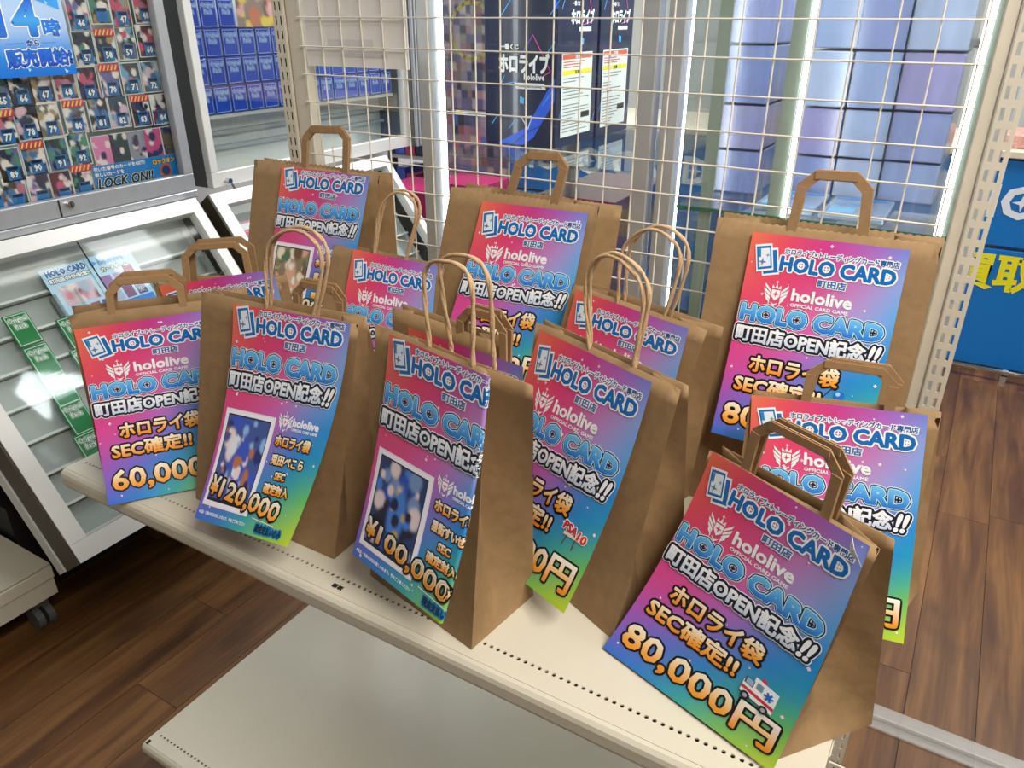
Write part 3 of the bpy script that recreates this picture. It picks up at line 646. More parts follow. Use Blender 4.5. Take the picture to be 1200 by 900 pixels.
def poster_open(fl, v=100, u0=3, u1=200):
    fl.text('HOLO CARD', u0+3, v+3, u1-2, v+25, [(5.2, flatc(225, 235, 250)), (4.1, NAVY), (2.7, flatc(190, 238, 255)), (1.7, gradc([(120, 200, 248), (74, 162, 236), (24, 104, 204)], v, v+28))], base=1, stars=(10, 30, 70))
    fl.text('町田店OPEN記念', u0+2, v+32, u1-18, v+55, [(5.2, WHITE), (4.2, NAVY), (1.0, gradc([(255, 255, 255), (235, 240, 248), (205, 215, 232)], v+33, v+54))], base=6)
    fl.text('!!', u1-15, v+32, u1-4, v+55, [(5.2, WHITE), (4.2, NAVY), (1.3, WHITE)], base=6, shear=.25)
def gold(v0, v1): return gradc([(255, 250, 238), (255, 224, 170), (250, 172, 66), (240, 140, 24)], v0, v1)
def emblem(fl, cu, cv, s, col=WHITE, L=2):
    def P(pts): return [(cu+x*s, cv+y*s) for x, y in pts]
    fl.poly(P([(-4.2, -4.5), (-4.2, 2), (0, 6.5), (4.2, 2), (4.2, -4.5)]), L, col)
    fl.star(cu, cv-.2*s, 3.6*s, L+1, flatc(214, 60, 110))
    for sg in (-1, 1):
        for k_, (a, b_) in enumerate([(-5, 12), (-1.5, 12.5), (2, 11.5), (5.2, 9.5), (8, 6.5)]):
            fl.poly(P([(sg*5.2, a+1.2), (sg*b_, a-5.6+k_*.9), (sg*(b_-.6), a-2.2+k_*.9), (sg*5.0, a+3.9)]) if sg < 0 else P([(sg*5.0, a+3.9), (sg*(b_-.6), a-2.2+k_*.9), (sg*b_, a-5.6+k_*.9), (sg*5.2, a+1.2)]), L, col)
        fl.poly(P([(sg*1.2, -6), (sg*4.2, -9.5), (sg*4.6, -5.6)]), L, col)
    fl.poly(P([(-1.6, -6), (0, -11), (1.6, -6)]), L, col); fl.star(cu, cv-12.5*s, 2*s, L, col)
    fl.poly(P([(-4, 8.2), (0, 12.5), (4, 8.2), (0, 10)]), L, col)
def ambulance(fl, u, v, s=1.0):
    def R(a, b_, c, d, L, cf):
        k_ = .10; fl.poly([(u+a*s, v+(b_+a*k_)*s), (u+a*s, v+(d+a*k_)*s), (u+c*s, v+(d+c*k_)*s), (u+c*s, v+(b_+c*k_)*s)], L, cf)
    R(0, 14, 14, 30, 9, flatc(240, 240, 240)); R(11, 2, 40, 30, 9, flatc(244, 244, 244)); R(1, 8, 12, 17, 10, flatc(60, 90, 120)); R(3, 9, 11, 16, 11, flatc(150, 190, 215))
    R(0, 21, 40, 25, 10, flatc(210, 50, 60)); R(15, 6, 23, 14, 11, flatc(120, 150, 175)); R(17, -2, 24, 2, 9, flatc(220, 50, 60))
    for a in (0, 60, 120):
        c, sn = math.cos(math.radians(a)), math.sin(math.radians(a)); fl.line([(u+(31-5*c)*s, v+(16-5*sn)*s), (u+(31+5*c)*s, v+(16+5*sn)*s)], 2.6*s, 11, flatc(20, 110, 200))
    for x in (8, 31): fl.disc(u+x*s, v+(31+x*.1)*s, 5.5*s, 12, flatc(40, 40, 45)); fl.disc(u+x*s, v+(31+x*.1)*s, 2.6*s, 13, flatc(170, 175, 180))
def sparkles(fl, seed, kind):
    r = np.random.RandomState(seed)
    for _ in range(34):
        u, v = r.rand()*206+2, r.rand()*290+3; s_ = .5+r.rand()*1.1
        fl.star(u, v, s_*1.7, 1, flatc(255, 225, 235), .5)
def poster_price(price, extra, seed):
    fl = Flat(); sparkles(fl, seed, 0); poster_top(fl)
    emblem(fl, 49, 83, 1.4)
    fl.text('hololive', 72, 72, 152, 88, [(.85, WHITE)], base=3); fl.text('OFFICIAL CARD GAME', 72, 92, 150, 96.5, [(.22, WHITE)], base=3, caps=False)
    poster_open(fl, 100)
    fl.text('ホロライ袋', 34, 172, 156, 197, [(3.8, BLACK), (1.0, gold(172, 197))], base=2)
    fl.text('SEC確定!!', 18, 204, 138, 228, [(3.8, BLACK), (1.0, gold(204, 228))], base=2)
    if price: fl.text(price, 12, 244, 200, 281, [(3.9, BLACK), (1.3, gold(244, 281))], base=2)
    if extra in ('ambulance', 'long'): ambulance(fl, 150, 205, .95)
    if extra == 'slab':
        fl.text('PSA', 158, 199, 180, 209, [(1.8, WHITE), (.9, flatc(200, 50, 60))], base=6, rot=.15); fl.text('10', 183, 204, 196, 214, [(1.8, WHITE), (.9, flatc(220, 60, 40))], base=6, rot=.15)
        fl.rect(162, 212, 190, 216, 5, flatc(235, 220, 210)); fl.line([(168, 216), (166, 228)], 1.6, 5, flatc(120, 60, 50)); fl.line([(182, 216), (182, 229)], 1.6, 5, flatc(120, 60, 50))
    if extra == 'bulb':
        fl.line([(140, 214), (150, 199), (158, 196)], 1.6, 5, flatc(40, 50, 60)); fl.disc(162, 206, 7, 5, flatc(40, 110, 200)); fl.disc(160, 204, 3, 6, flatc(170, 210, 250))
    return fl
def poster_card(name, price, seed, name_w=62):
    fl = Flat(); sparkles(fl, seed, 1); poster_top(fl, -14); poster_open(fl, 60)
    fl.rect(7, 145, 109, 277, 1, flatc(248, 236, 250)); fl.rect(9, 147, 107, 275, 2, flatc(252, 248, 255)); fl.rect(14, 152, 101, 270, 3, flatc(30, 30, 60))
    emblem(fl, 127, 148, 1.05)
    fl.text('hololive', 142, 141, 190, 151, [(.7, WHITE)], base=3); fl.text('OFFICIAL CARD GAME', 142, 154, 190, 157.5, [(.2, WHITE)], base=3, caps=False)
    G = lambda a, b_: gold(a, b_)
    fl.text('ホロライ袋', 118, 166, 184, 181, [(2.5, BLACK), (.8, G(166, 181))], base=2)
    fl.text(name, 120, 192, 120+name_w, 205, [(2.3, BLACK), (.7, gradc([(255, 246, 225), (250, 190, 90)], 192, 205))], base=2)
    fl.text('SEC', 136, 214, 156, 223, [(2.3, BLACK), (.7, G(214, 223))], base=2)
    fl.text('確定封入', 122, 230, 172, 243, [(2.3, BLACK), (.7, G(230, 243))], base=2)
    fl.text('¥', 15, 236, 31, 260, [(3.8, BLACK), (1.0, gold(236, 260))], base=8, rot=.09)
    fl.text(price, 37, 239, 168, 265, [(3.8, BLACK), (1.0, gold(239, 265))], base=8, rot=.09)
    fl.text('※返品・交換の対応は致しかねます。予めご了承ください', 6, 284, 112, 288.5, [(.15, WHITE)], base=3, caps=False)
    fl.text('現金支払いのみ', 134, 281, 188, 291, [(2.2, flatc(20, 130, 190)), (.5, flatc(8, 40, 60))], base=3)
    fl.line([(122, 276), (168, 279)], .9, 3, WHITE)
    return fl
ART = {
    'B2': ((70, 90, 160), [(235, 240, 250), (60, 90, 200), (245, 225, 225), (150, 190, 240), (190, 120, 80), (40, 50, 110)]),
    'B3': ((40, 60, 110), [(30, 80, 190), (70, 130, 220), (20, 25, 50), (235, 215, 215), (200, 170, 70), (120, 150, 200)]),
    'B7': ((150, 130, 105), [(245, 235, 205), (230, 180, 150), (120, 90, 70), (90, 120, 90), (250, 245, 235)])}
BAG_INFO = {
 'B1': ('brown paper bag priced 60,000円 at the left front end of the shelf', ('price', '60,000円', '')),
 'B2': ('front row paper bag with cord handles and a ¥120,000 card poster', ('card', '兎田ぺこら', '120,000')),
 'B3': ('front row paper bag with cord handles and the curling ¥100,000 poster', ('card', '星街すいせい', '100,000')),
 'B4': ('cord handled brown paper bag with bright green poster tip, right of the ¥100,000 bag', ('price', '200,000円', 'slab')),
 'B5': ('leaning brown paper bag with 80,000円 and ambulance poster, front right corner of the shelf', ('price', '80,000円', 'long')),
 'B6': ('small flat handled paper bag whose poster top shows behind the 60,000 bag', ('top', '', '')),
 'B7': ('large brown paper bag at the back left, beside the left slotted post', ('card', '癒月ちょこ', '120,000')),
 'B8': ('cord handled brown paper bag between the back left and the centre back large bags', ('price', '', '')),
 'B9': ('small paper bag of which only the flat handle shows behind the ¥120,000 front bag', ('top', '', '')),
 'B10': ('large brown paper bag with flat handles in the centre of the back row', ('price', '90,000円', '')),
 'B11': ('small paper bag with a pink poster strip peeking out behind the ¥100,000 bag', ('top', '', '')),
 'B12': ('cord handled brown paper bag right behind the one with the green poster tip', ('price', '', '')),
 'B13': ('largest brown paper bag with flat handles, in front of the right slotted post', ('price', '80,000円', 'bulb')),
 'B14': ('flat handled brown paper bag with a long poster, directly behind the ambulance poster bag', ('price', '80,000円', ''))}
def strip(d): return d
for idx, (bn, d) in enumerate(BAGS.items()):
    c = d['c']; base = (V3(c['FBL'])+V3(c['BBR']))/2; base[2] = SZ+.0005
    t = thing('paper_bag', BAG_INFO[bn][0], 'paper bag', tuple(base), 'brown paper bags on the cream shelf')
    serr = bn in ('B7', 'B10', 'B13')
    mb, nf, right = bag_body(c, idx+3, serr, base)
    for i_ in range(len(mb.v)):
        if mb.v[i_][2] < .0004: mb.v[i_] = (mb.v[i_][0], mb.v[i_][1], .0004)
    o = mb.build('bag_body', M['kraft'], t, smooth=True)
    o.data.set_sharp_from_angle(angle=math.radians(32))
    md = o.modifiers.new('paper', 'SOLIDIFY'); md.thickness = .0007; md.offset = -1
    # handles, front one then the rear one
    H = [V3(p) for p in d['h']]
    e = V3(c['FTR'])-V3(c['FTL']); hn = np.cross([0, 0, 1.], e); hn /= np.linalg.norm(hn)
    if hn[1] > 0: hn = -hn            # towards the viewer
    gap = V3(c['BTL'])-V3(c['FTL']); gap[2] = 0; gd = max(.012, min(.04, np.linalg.norm(gap)))
    for q in range(2):
        if q == 0: PP = [p-hn*.004 for p in H]
        else:
            PP = []
            for p in H:
                low = p[2] < min(H[0][2], H[-1][2])+.02
                big = bn in ('B7', 'B10', 'B13'); PP.append(p-hn*(.008 if big else ((gd-.005) if low else gd*.55))+np.array([e[0], e[1], 0])/np.linalg.norm(e)*(.006 if not (low or big) else 0)+np.array([0, 0, .0 if (low or big) else .004]))
        if d['k'] == 'flat':
            w = .0135 if len(H) and bn in ('B7', 'B10', 'B13') else .0115
            hb = flat_handle(PP, w, .0016, hn); hb.v = [tuple(V3(v)-base) for v in hb.v]
            hb.build('handle', M['kraft_handle'], t)
        else:
            dn0 = (PP[0]-PP[1])/np.linalg.norm(PP[0]-PP[1]); dn1 = (PP[-1]-PP[-2])/np.linalg.norm(PP[-1]-PP[-2])
            pts = catmull([PP[0]+dn0*.03]+PP+[PP[-1]+dn1*.03], 7)
            hb = MB(); 
            for st in (0, 1):       # two paper strands twisted around each other
                tw = []
                for i_, p in enumerate(pts):
                    a = i_*.9+math.pi*st; tw.append(p+hn*.0011*math.cos(a)+np.cross(hn, [0, 0, 1.])*.0011*math.sin(a))
                hb.tube(tw, .0021, 7)
            hb.v = [tuple(V3(v)-base) for v in hb.v]; hb.build('handle', M['cord'], t, smooth=True)
    # poster
    TL, TR, BL, BR = [V3(c[k_]) for k_ in ('PTL', 'PTR', 'PBL', 'PBR')]
    n_ = np.cross(V3(c['FTR'])-V3(c['FTL']), V3(c['FBL'])-V3(c['FTL'])); n_ /= np.linalg.norm(n_)
    if n_[1] > 0: n_ = -n_
    eL = (BL-V3(c['FTL']))@n_; eR = (BR-V3(c['FTL']))@n_
    FW = .80 if bn == 'B3' else 1.0
    back = -n_*.92+right*.38; back /= np.linalg.norm(back)
    wpos = np.linalg.norm(TR-TL)
    def mapper(u, v, h, TL=TL, TR=TR, BL=BL, BR=BR, n_=n_, eL=eL, eR=eR, FW=FW, back=back, bn=bn):
        s = u/210.; t_ = v/297.; s1 = np.minimum(s/FW, 1)
        P = ((1-s1)*(1-t_))[:, None]*TL+(s1*(1-t_))[:, None]*TR+((1-s1)*t_)[:, None]*BL+(s1*t_)[:, None]*BR
        e_ = eL*(1-s1)+eR*s1
        P = P-(e_*(t_-t_**2)*.9)[:, None]*n_
        nn = np.tile(n_, (len(u), 1))
        if bn in ('B4', 'B13', 'B14'): P = P+(.006*np.sin(np.pi*s)*t_)[:, None]*n_
        if FW < 1:
            x = np.clip(s-FW, 0, 1)*.21; R_ = .0018; ed = (TR-TL)/np.linalg.norm(TR-TL); a = np.clip(x/R_, 0, math.pi)
            P = P+(np.sin(a)*R_)[:, None]*ed-((1-np.cos(a))*R_)[:, None]*n_-(np.clip(x-math.pi*R_, 0, .010))[:, None]*ed
            nn = np.cos(a)[:, None]*n_+np.sin(a)[:, None]*ed; h = np.minimum(h, .0018)
        return P+nn*h[:, None]
    p = grid_sheet(mapper, 210, 297, 60 if FW < 1 else 10, 16, poster_bg, 'poster', M['print'], None, base)
    p.parent = t
    kind = BAG_INFO[bn][1]
    if kind[0] == 'price': fl = poster_price(kind[1], kind[2], idx)
    elif kind[0] == 'card': fl = poster_card(kind[1], kind[2], idx)
    else: fl = Flat(); sparkles(fl, idx, 0); poster_top(fl)
    fl.emit(mapper, 'lettering', M['ink'], p, base)
    if bn == 'B5':       # top right corner of the sheet folded over, white reverse showing
        q_ = mapper(np.array([191., 211, 197, 203]), np.array([-.5, 24, 13, 6]), np.array([.002, .002, .007, .011]))-base
        fm = MB(); fm.add([q_[0], q_[2], q_[1], q_[3]], [(0, 1, 2, 3)]); fo = fm.build('folded_corner', M['white'], p); fo['label'] = 'white folded over corner'
        md = fo.modifiers.new('paper', 'SOLIDIFY'); md.thickness = .0004
    if bn in ART:
        bcol, cols = ART[bn]
        W_, H_ = 84, 112
        fn = blobs(idx+40, bcol, cols+[bcol], 48, W_, H_, 3, 14, 3)
        fig = blobs(idx+90, cols[1], cols[:5], 44, W_, H_, 2, 8, 5)
        def art(uv, fn=fn, fig=fig):
            a = fn(uv); b_ = fig(uv); x = (uv[:, 0]-44)/18; y = (uv[:, 1]-62)/44; w = np.clip((1-np.hypot(x, y))*3, 0, 1)[:, None]; return a*(1-w)+b_*w
        def m2(u, v, h, mapper=mapper): return mapper(u+15.5, v+154, h)
        g_ = grid_sheet(m2, W_, H_, 34, 44, art, 'card_picture', M['print'], None, base, h=.0003+.00016*4)
        g_.parent = p
# ------------------------------------------------------------------ left wall: cabinets
XC = -1.0
def bar(t, name, a, b_, m='alu', bev=.0):
    mb = MB(); mb.box(a, b_, bev=bev); return part(mb, name, M[m], t)
def wall_cabinet(y0, y1, z0, z1, label, m, fw_, fb, div=None):
    t = thing('display_cabinet', label, 'cabinet', (XC-.10, (y0+y1)/2, z0))
    xf, xb = XC, XC-.16
    bar(t, 'bottom_rail', (xf-.03, y0, z0), (xf, y1, z0+fb), m, .002); bar(t, 'top_rail', (xf-.03, y0, z1-.04), (xf, y1, z1), m, .002)
    for ya, yb in ((y0, y0+fw_), (y1-fw_, y1)): bar(t, 'side_rail', (xf-.03, ya, z0+fb+.0005), (xf+.0005, yb, z1-.0405), m, .002)
    bar(t, 'back_board', (xb-.01, y0, z0), (xb, y1, z1), 'white')
    for ya, yb in ((y0, y0+.008), (y1-.008, y1)): bar(t, 'side_board', (xb, ya, z0), (xf-.031, yb, z1), 'alu_dark')
    bar(t, 'floor_board', (xb, y0+.009, z0), (xf-.031, y1-.009, z0+.02), 'white')
    mb = MB(); mb.box((xf-.017, y0+fw_-.004, z0+fb-.004), (xf-.013, y1-fw_+.004, z1-.038)); part(mb, 'glass_pane', M['glass'], t, 'clear glass front')
    return t
wc = wall_cabinet(-.95, .460, .985, 2.0, 'silver framed glass cabinet full of numbered sleeved cards, upper left', 'alu', .034, .052)
bar(wc, 'lower_channel', (XC-.035, -.95, .962), (XC+.006, .460, .984), 'alu', .002)

bar(wc, 'rail_joint', (XC+.0006, .004, .987), (XC+.002, .008, 1.035), 'black')
mb = MB(); mb.cyl((XC, .034, 1.018), (XC+.012, .034, 1.018), .010, 16); lk = part(mb, 'lock', M['chrome'], wc, 'small chrome lock')
mb = MB(); mb.box((XC+.0122, .0325, 1.012), (XC+.0128, .0355, 1.024)); part(mb, 'keyway', M['black'], lk)
wc2 = wall_cabinet(.528, 1.60, .974, 2.0, 'pale framed glass cabinet holding rows of dark blue card packs', 'alu_white', .03, .05)
mb = MB(); mb.cyl((XC, .585, .992), (XC+.02, .585, .992), .009, 16); lk = part(mb, 'lock', M['chrome'], wc2, 'chrome lock')
mb = MB(); mb.cyl((XC+.024, .585, .985), (XC+.030, .60, .945), .004, 8); mb.box((XC+.022, .59, .925), (XC+.026, .606, .955)); part(mb, 'key', M['alu_dark'], lk, 'dark key hanging from the lock')
for k_, z in enumerate((1.196, 1.283)): pass
bar(wc2, 'inner_shelf', (XC-.15, .546, 1.183), (XC-.06, 1.569, 1.195), 'white')
for z in (1.07, 1.12): bar(wc2, 'rear_ledge', (XC-.158, .526, z), (XC-.13, 1.585, z+.012), 'tray')
bar(wc2, 'end_frame', (XC-.16, 1.603, .974), (XC+.02, 1.66, 2.0), 'alu_dark')
for k_ in range(3): bar(wc2, 'end_rail', (XC+.022, 1.605+.02*k_, .974), (XC+.034, 1.615+.02*k_, 2.0), 'alu')

# cards in the upper cabinet: one thing each, price tag as a part
xcard = XC-.045
CPAL = [(230, 190, 200), (120, 110, 160), (80, 120, 170), (200, 120, 140), (90, 140, 120), (60, 60, 90), (235, 225, 215), (180, 150, 110), (120, 170, 200), (210, 90, 120)]
def sheet_box(t, y, z, w, h, x, th=.0012, m='white'):
    mb = MB(); mb.box((x-th, y-w/2, z-h/2), (x, y+w/2, z+h/2)); return mb
def card(y, z, num, pop, k_, place, big=False):
    w, h = (.064, .090) if not big else (.07, .10)
    lb = ('sleeved card with price tag %s, ' % num if num else ('sleeved card, ' if not pop else 'sleeved card with sale banner, '))+place
    t = thing('trading_card', lb, 'card', (xcard, y, z-h/2), 'sleeved cards in the upper left cabinet')
    rr = random.Random(k_*13+1)
    base = (xcard, y, z-h/2)
    mb = sheet_box(t, y, z, w, h, xcard); part(mb, 'sleeve', M['white'], t)
    mp = plane_map((xcard+.0004, y-w/2+.003, z+h/2-.003), (0, 1, 0), (0, 0, -1), (1, 0, 0))
    a, b_, c_ = rr.choice(CPAL), rr.choice(CPAL), rr.choice(CPAL)
    g = grid_sheet(mp, (w-.006)*1000, (h-.006)*1000, 14, 20, blobs(k_+7, tuple(int(x*.5) for x in a), [a, b_, c_, (250, 235, 225), tuple(int(x*.4) for x in b_)], 22, 58, 84, 5, 15, 5), 'picture', M['cardprint'], t, base)
    if pop:
        fl = Flat(); fl.rect(-2, -4, 62, 16, 1, gradc([(225, 60, 110), (240, 170, 60), (200, 50, 70)], -4, 16))
        for q in range(5): fl.line([(2+q*12, 12), (8+q*12, 0)], 4, 2, flatc(250, 225, 90))
        fl.emit(plane_map((xcard+.0022, y-w/2+.003, z+h/2-.003), (0, 1, 0), (0, 0, -1), (1, 0, 0)), 'sale_banner', M['ink'], t, base, label='pink and yellow sale banner')
    if num is not None:
        fl = Flat(); s_ = 34
        fl.rect(14, 44, 14+s_, 80, 1, flatc(32, 120, 190)); fl.rect(17, 46, 11+s_, 54, 2, flatc(20, 30, 60)); fl.disc(31, 66, 11, 2, flatc(30, 110, 175))
        if num: fl.text(str(num), 21, 57, 41, 74, [(2.6, flatc(15, 25, 45)), (.9, WHITE)], base=3, res=1)
        fl.emit(plane_map((xcard+.0032, y-w/2+.003, z+h/2-.003), (0, 1, 0), (0, 0, -1), (1, 0, 0)), 'price_tag', M['ink'], t, base)
def yz(px, py, x):
    """point on the plane x = const seen through pixel px, py (used once, to measure the photograph)"""
    d = fw+rt*((px-600)/F_PX)+up*((450-py)/F_PX); t = (x-CAM.x)/d.x; p = CAM+d*t; return p.y, p.z
rows_ = [
 ([(91, 16, 46, 0), (116, 8, '', 0), (141, 12, 47, 0), (167, 8, 48, 0)], 'in the top row in view'),
 ([(99, 57, 57, 0), (124, 54, 58, 1), (148, 51, 59, 0), (172, 48, 60, 0)], 'in the second row in view'),
 ([(-2, 107, 65, 0), (23, 104, 66, 0), (49, 100, 67, 0), (76, 97, 68, 0), (103, 98, 69, 0), (129, 95, 70, 1), (154, 92, 71, 0), (177, 90, 72, 0)], 'in the third row in view'),
 ([(5, 150, 77, 1), (32, 144, 78, 0), (58, 141, 79, 0), (88, 137, 80, 1), (116, 134, 81, 0), (140, 131, 82, 0), (165, 130, 83, 1), (188, 128, 84, 0)], 'in the fourth row in view'),
 ([(12, 194, 89, 0), (40, 186, 90, 1), (68, 181, 91, 0), (93, 175, 92, 0)], 'in the fifth row in view'),
 ([(-8, 229, 0, 0), (18, 226, 0, 0), (47, 222, 0, 0), (73, 219, 0, 0), (97, 212, 0, 1)], 'in the lowest row')]
kk = 0
ordn = ['leftmost', 'second from left', 'third from left', 'fourth from left', 'fifth from left', 'sixth from left', 'seventh from left', 'eighth from left']
for cs, place in rows_:
    for q, (px, py, num, pop) in enumerate(cs):
        y, z = yz(px, py, xcard); kk += 1
        card(y, z, num, pop, kk, ordn[q]+' '+place)
for q, px in enumerate((121, 141, 161, 180, 200)):     # five plain cards over the blue banner
    y, z = yz(px, 177-(px-121)*.16, xcard); kk += 1
    cn = ['pink', 'dark green', 'grey and white', 'rose red', 'dark yellow'][q]
    col = [(225, 130, 175), (50, 70, 70), (150, 150, 160), (215, 80, 130), (120, 100, 60)][q]
    t = thing('trading_card', '%s trading card standing above the blue strip sign, %s of five' % (cn, ordn[q]), 'card', (xcard, y, z-.045), 'sleeved cards in the upper left cabinet')
    part(sheet_box(t, y, z, .062, .088, xcard), 'sleeve', M['white'], t)
    grid_sheet(plane_map((xcard+.0004, y-.029, z+.042), (0, 1, 0), (0, 0, -1), (1, 0, 0)), 58, 84, 14, 20, blobs(kk+70, col, [col, (240, 220, 215), (60, 50, 80), col], 18, 58, 84, 5, 13, 5), 'picture', M['cardprint'], t, (xcard, y, z-.045))
for q, (y_, h_) in enumerate(((.0, 1), (.13, 1), (.27, 1))):
    pass
bar(wc, 'card_ledge', (XC-.15, -.92, 1.535), (xcard-.003, .42, 1.54), 'glass')
def flat_sign(name, label, cat, x, ya, za, yb, zb, fl, bg, seed=0, mats='print', nu=8, nv=8):
    """flat sheet facing +x, top left corner (ya, za)"""
    base = (x, (ya+yb)/2, zb)
    t = thing(name, label, cat, base)
    mb = MB(); mb.box((x-.0012, ya, zb), (x-.0002, yb, za)); part(mb, 'sheet', M['white'], t)
    mp = plane_map((x, ya, za), (0, 1, 0), (0, 0, -1), (1, 0, 0))
    grid_sheet(mp, (yb-ya)*1000, (za-zb)*1000, nu, nv, bg, 'print', M[mats], t, base)
    if fl: fl.emit(mp, 'lettering', M['ink'], t, base)
    return t
ya, za = yz(112, 216, xcard+.006); yb, zb = yz(211, 208, xcard+.006)
za = yz(112, 195, xcard+.006)[1]; zb = yz(112, 224, xcard+.006)[1]
W_ = (yb-ya)*1000; H_ = (za-zb)*1000
fl = Flat(); fl.text('引いた番号のカードをGET!!', 4, 4, W_*.60, 16, [(1.2, flatc(0, 80, 150)), (.5, WHITE)], base=1, caps=False)
fl.text('欲しいカードを', 4, 20, W_*.34, 32, [(1.2, flatc(0, 80, 150)), (.5, WHITE)], base=1, caps=False)
fl.text('LOCK ON!!', 8, 38, W_*.66, 66, [(5, flatc(20, 50, 80)), (3, flatc(240, 250, 255)), (1.6, flatc(16, 24, 36))], base=1, shear=.2)
fl.text('ロックオン', W_*.70, 8, W_*.97, 24, [(2.5, flatc(60, 20, 10)), (1.2, flatc(245, 190, 60))], base=1)
fl.disc(W_*.84, 46, 22, 1, flatc(190, 90, 30)); fl.disc(W_*.84, 46, 15, 2, flatc(30, 50, 90))
flat_sign('strip_sign', 'blue sign strip with LOCK ON!! along the bottom of the upper left cabinet', 'sign', xcard+.006, ya, za, yb, zb, fl, flatc(24, 130, 205))
xs = XC-.0105
ya, _ = yz(-75, 44, xs); yb, _ = yz(81, 44, xs); za = yz(75, -22, xs)[1]; zb = yz(83, 87, xs)[1]
W_ = (yb-ya)*1000; H_ = (za-zb)*1000
fl = Flat(); fl.poly([(W_*.5, H_*.04), (W_*.97, 4), (W_*.97, H_*.3)], 1, flatc(60, 160, 240))
for a, b_, c_ in ((.86, .20, 9), (.93, .34, 6), (.6, .9, 8), (.9, .93, 10)): fl.poly([(W_*a, H_*b_), (W_*a+c_, H_*b_+c_*.7), (W_*a+c_*.2, H_*b_+c_*1.3)], 2, flatc(170, 220, 255))
BB = [(4.6, WHITE), (2.0, gradc([(30, 90, 210), (40, 130, 230), (20, 70, 190)], 0, H_))]
fl.text('14', W_*.45, H_*.20, W_*.77, H_*.56, [(8, WHITE), (5, gradc([(40, 100, 220), (70, 170, 240), (20, 90, 200)], H_*.2, H_*.6))], base=2)
fl.text('時', W_*.80, H_*.40, W_*.935, H_*.57, BB, base=2)
fl.text('から', W_*.64, H_*.615, W_*.74, H_*.675, [(2, WHITE), (.8, flatc(40, 90, 190))], base=2)
fl.line([(W_*.48, H_*.645), (W_*.62, H_*.645)], 1.2, 2, flatc(60, 120, 200)); fl.line([(W_*.76, H_*.645), (W_*.88, H_*.645)], 1.2, 2, flatc(60, 120, 200))
fl.text('販売開始!', W_*.46, H_*.71, W_*.98, H_*.89, BB, base=2)
flat_sign('notice_sheet', 'blue and white notice reading 14時から販売開始 stuck on the upper cabinet glass', 'sign', xs, ya, za, yb, zb, fl, lambda uv: gradc([(120, 190, 240), (190, 215, 245), (170, 200, 240), (40, 140, 225), (20, 110, 210)], 0, H_)(uv), nu=6, nv=10)

# blue packs: four rows in the pale cabinet
def pack_proto(name, w, h, col, dark, line_col, ww=58):
    fl = Flat(); W_, H_ = w*1000, h*1000
    for a_, b_ in (((4, 4), (W_-4, 4)), ((W_-4, 4), (W_-4, H_-4)), ((W_-4, H_-4), (4, H_-4)), ((4, H_-4), (4, 4))): fl.line([a_, b_], 1.5, 1, line_col)
    fl.text('Original', 8, 11, W_-8, 27, [(3.0, line_col), (2.0, flatc(*dark)), (.5, line_col)], base=1, res=1, caps=False); fl.text('Pack', 17, 30, W_-17, 43, [(3.0, line_col), (2.0, flatc(*dark)), (.5, line_col)], base=1, res=1, caps=False)
    return fl
M['blue_pack'] = mat('blue_foil_pack', hx(22, 62, 178), .25, coat=.5); M['green_pack'] = mat('green_foil_pack', hx(0, 128, 58), .22, coat=.6)
bp = thing('card_pack', 'x', 'card pack', (0, 0, 0))
mb = MB(); mb.box((-.006, -.0325, 0), (0, .0325, .083), bev=.001); pb = mb.build('wrapper', M['blue_pack'], bp)
pf = pack_proto('b', .065, .083, None, (20, 50, 150), flatc(170, 195, 240))
pl = pf.emit(plane_map((.0003, -.0325, .083), (0, 1, 0), (0, 0, -1), (1, 0, 0)), 'lettering', M['ink'], bp, (0, 0, 0))
ORD = ['first', 'second', 'third', 'fourth', 'fifth', 'sixth', 'seventh', 'eighth', 'ninth', 'tenth', 'eleventh', 'twelfth', 'thirteenth', 'last']
rows4 = [1.4625, 1.3755, 1.2885, 1.2000]; rn = ['top row', 'second row', 'third row', 'bottom row']
first = True
for r_ in range(4):
    for q in range(14):
        y = .583+.0715*q+(.004 if r_ == 3 else 0)
        if r_ == 0 and q in (3, 4, 5, 6): continue
        if first: o = bp; first = False
        else:
            o = bp.copy(); COL.objects.link(o)
            for ch in (pb, pl): c_ = ch.copy(); COL.objects.link(c_); c_.parent = o
        o.location = (XC-.045-.0001*q, y, rows4[r_])
        o['label'] = 'dark blue card pack, %s from left in the %s of the pale cabinet' % (ORD[q], rn[r_])
        o['group'] = 'blue card packs, %s of the pale cabinet' % rn[r_]
for r_ in range(1, 4): bar(wc2, 'pack_rail', (XC-.12, .546, rows4[r_-1]-.004), (XC-.058, 1.569, rows4[r_-1]-.0005), 'blue_pack')
flat_sign('colour_sheet', 'colourful printed sheet at the top of the pale cabinet beside the packs', 'sign', XC-.04, .765, 1.62, 1.05, 1.462, None, blobs(5, (150, 130, 120), [(200, 120, 90), (230, 200, 90), (120, 90, 80), (230, 170, 170), (90, 120, 150)], 60, 285, 158, 10, 34, 4), nu=30, nv=18)

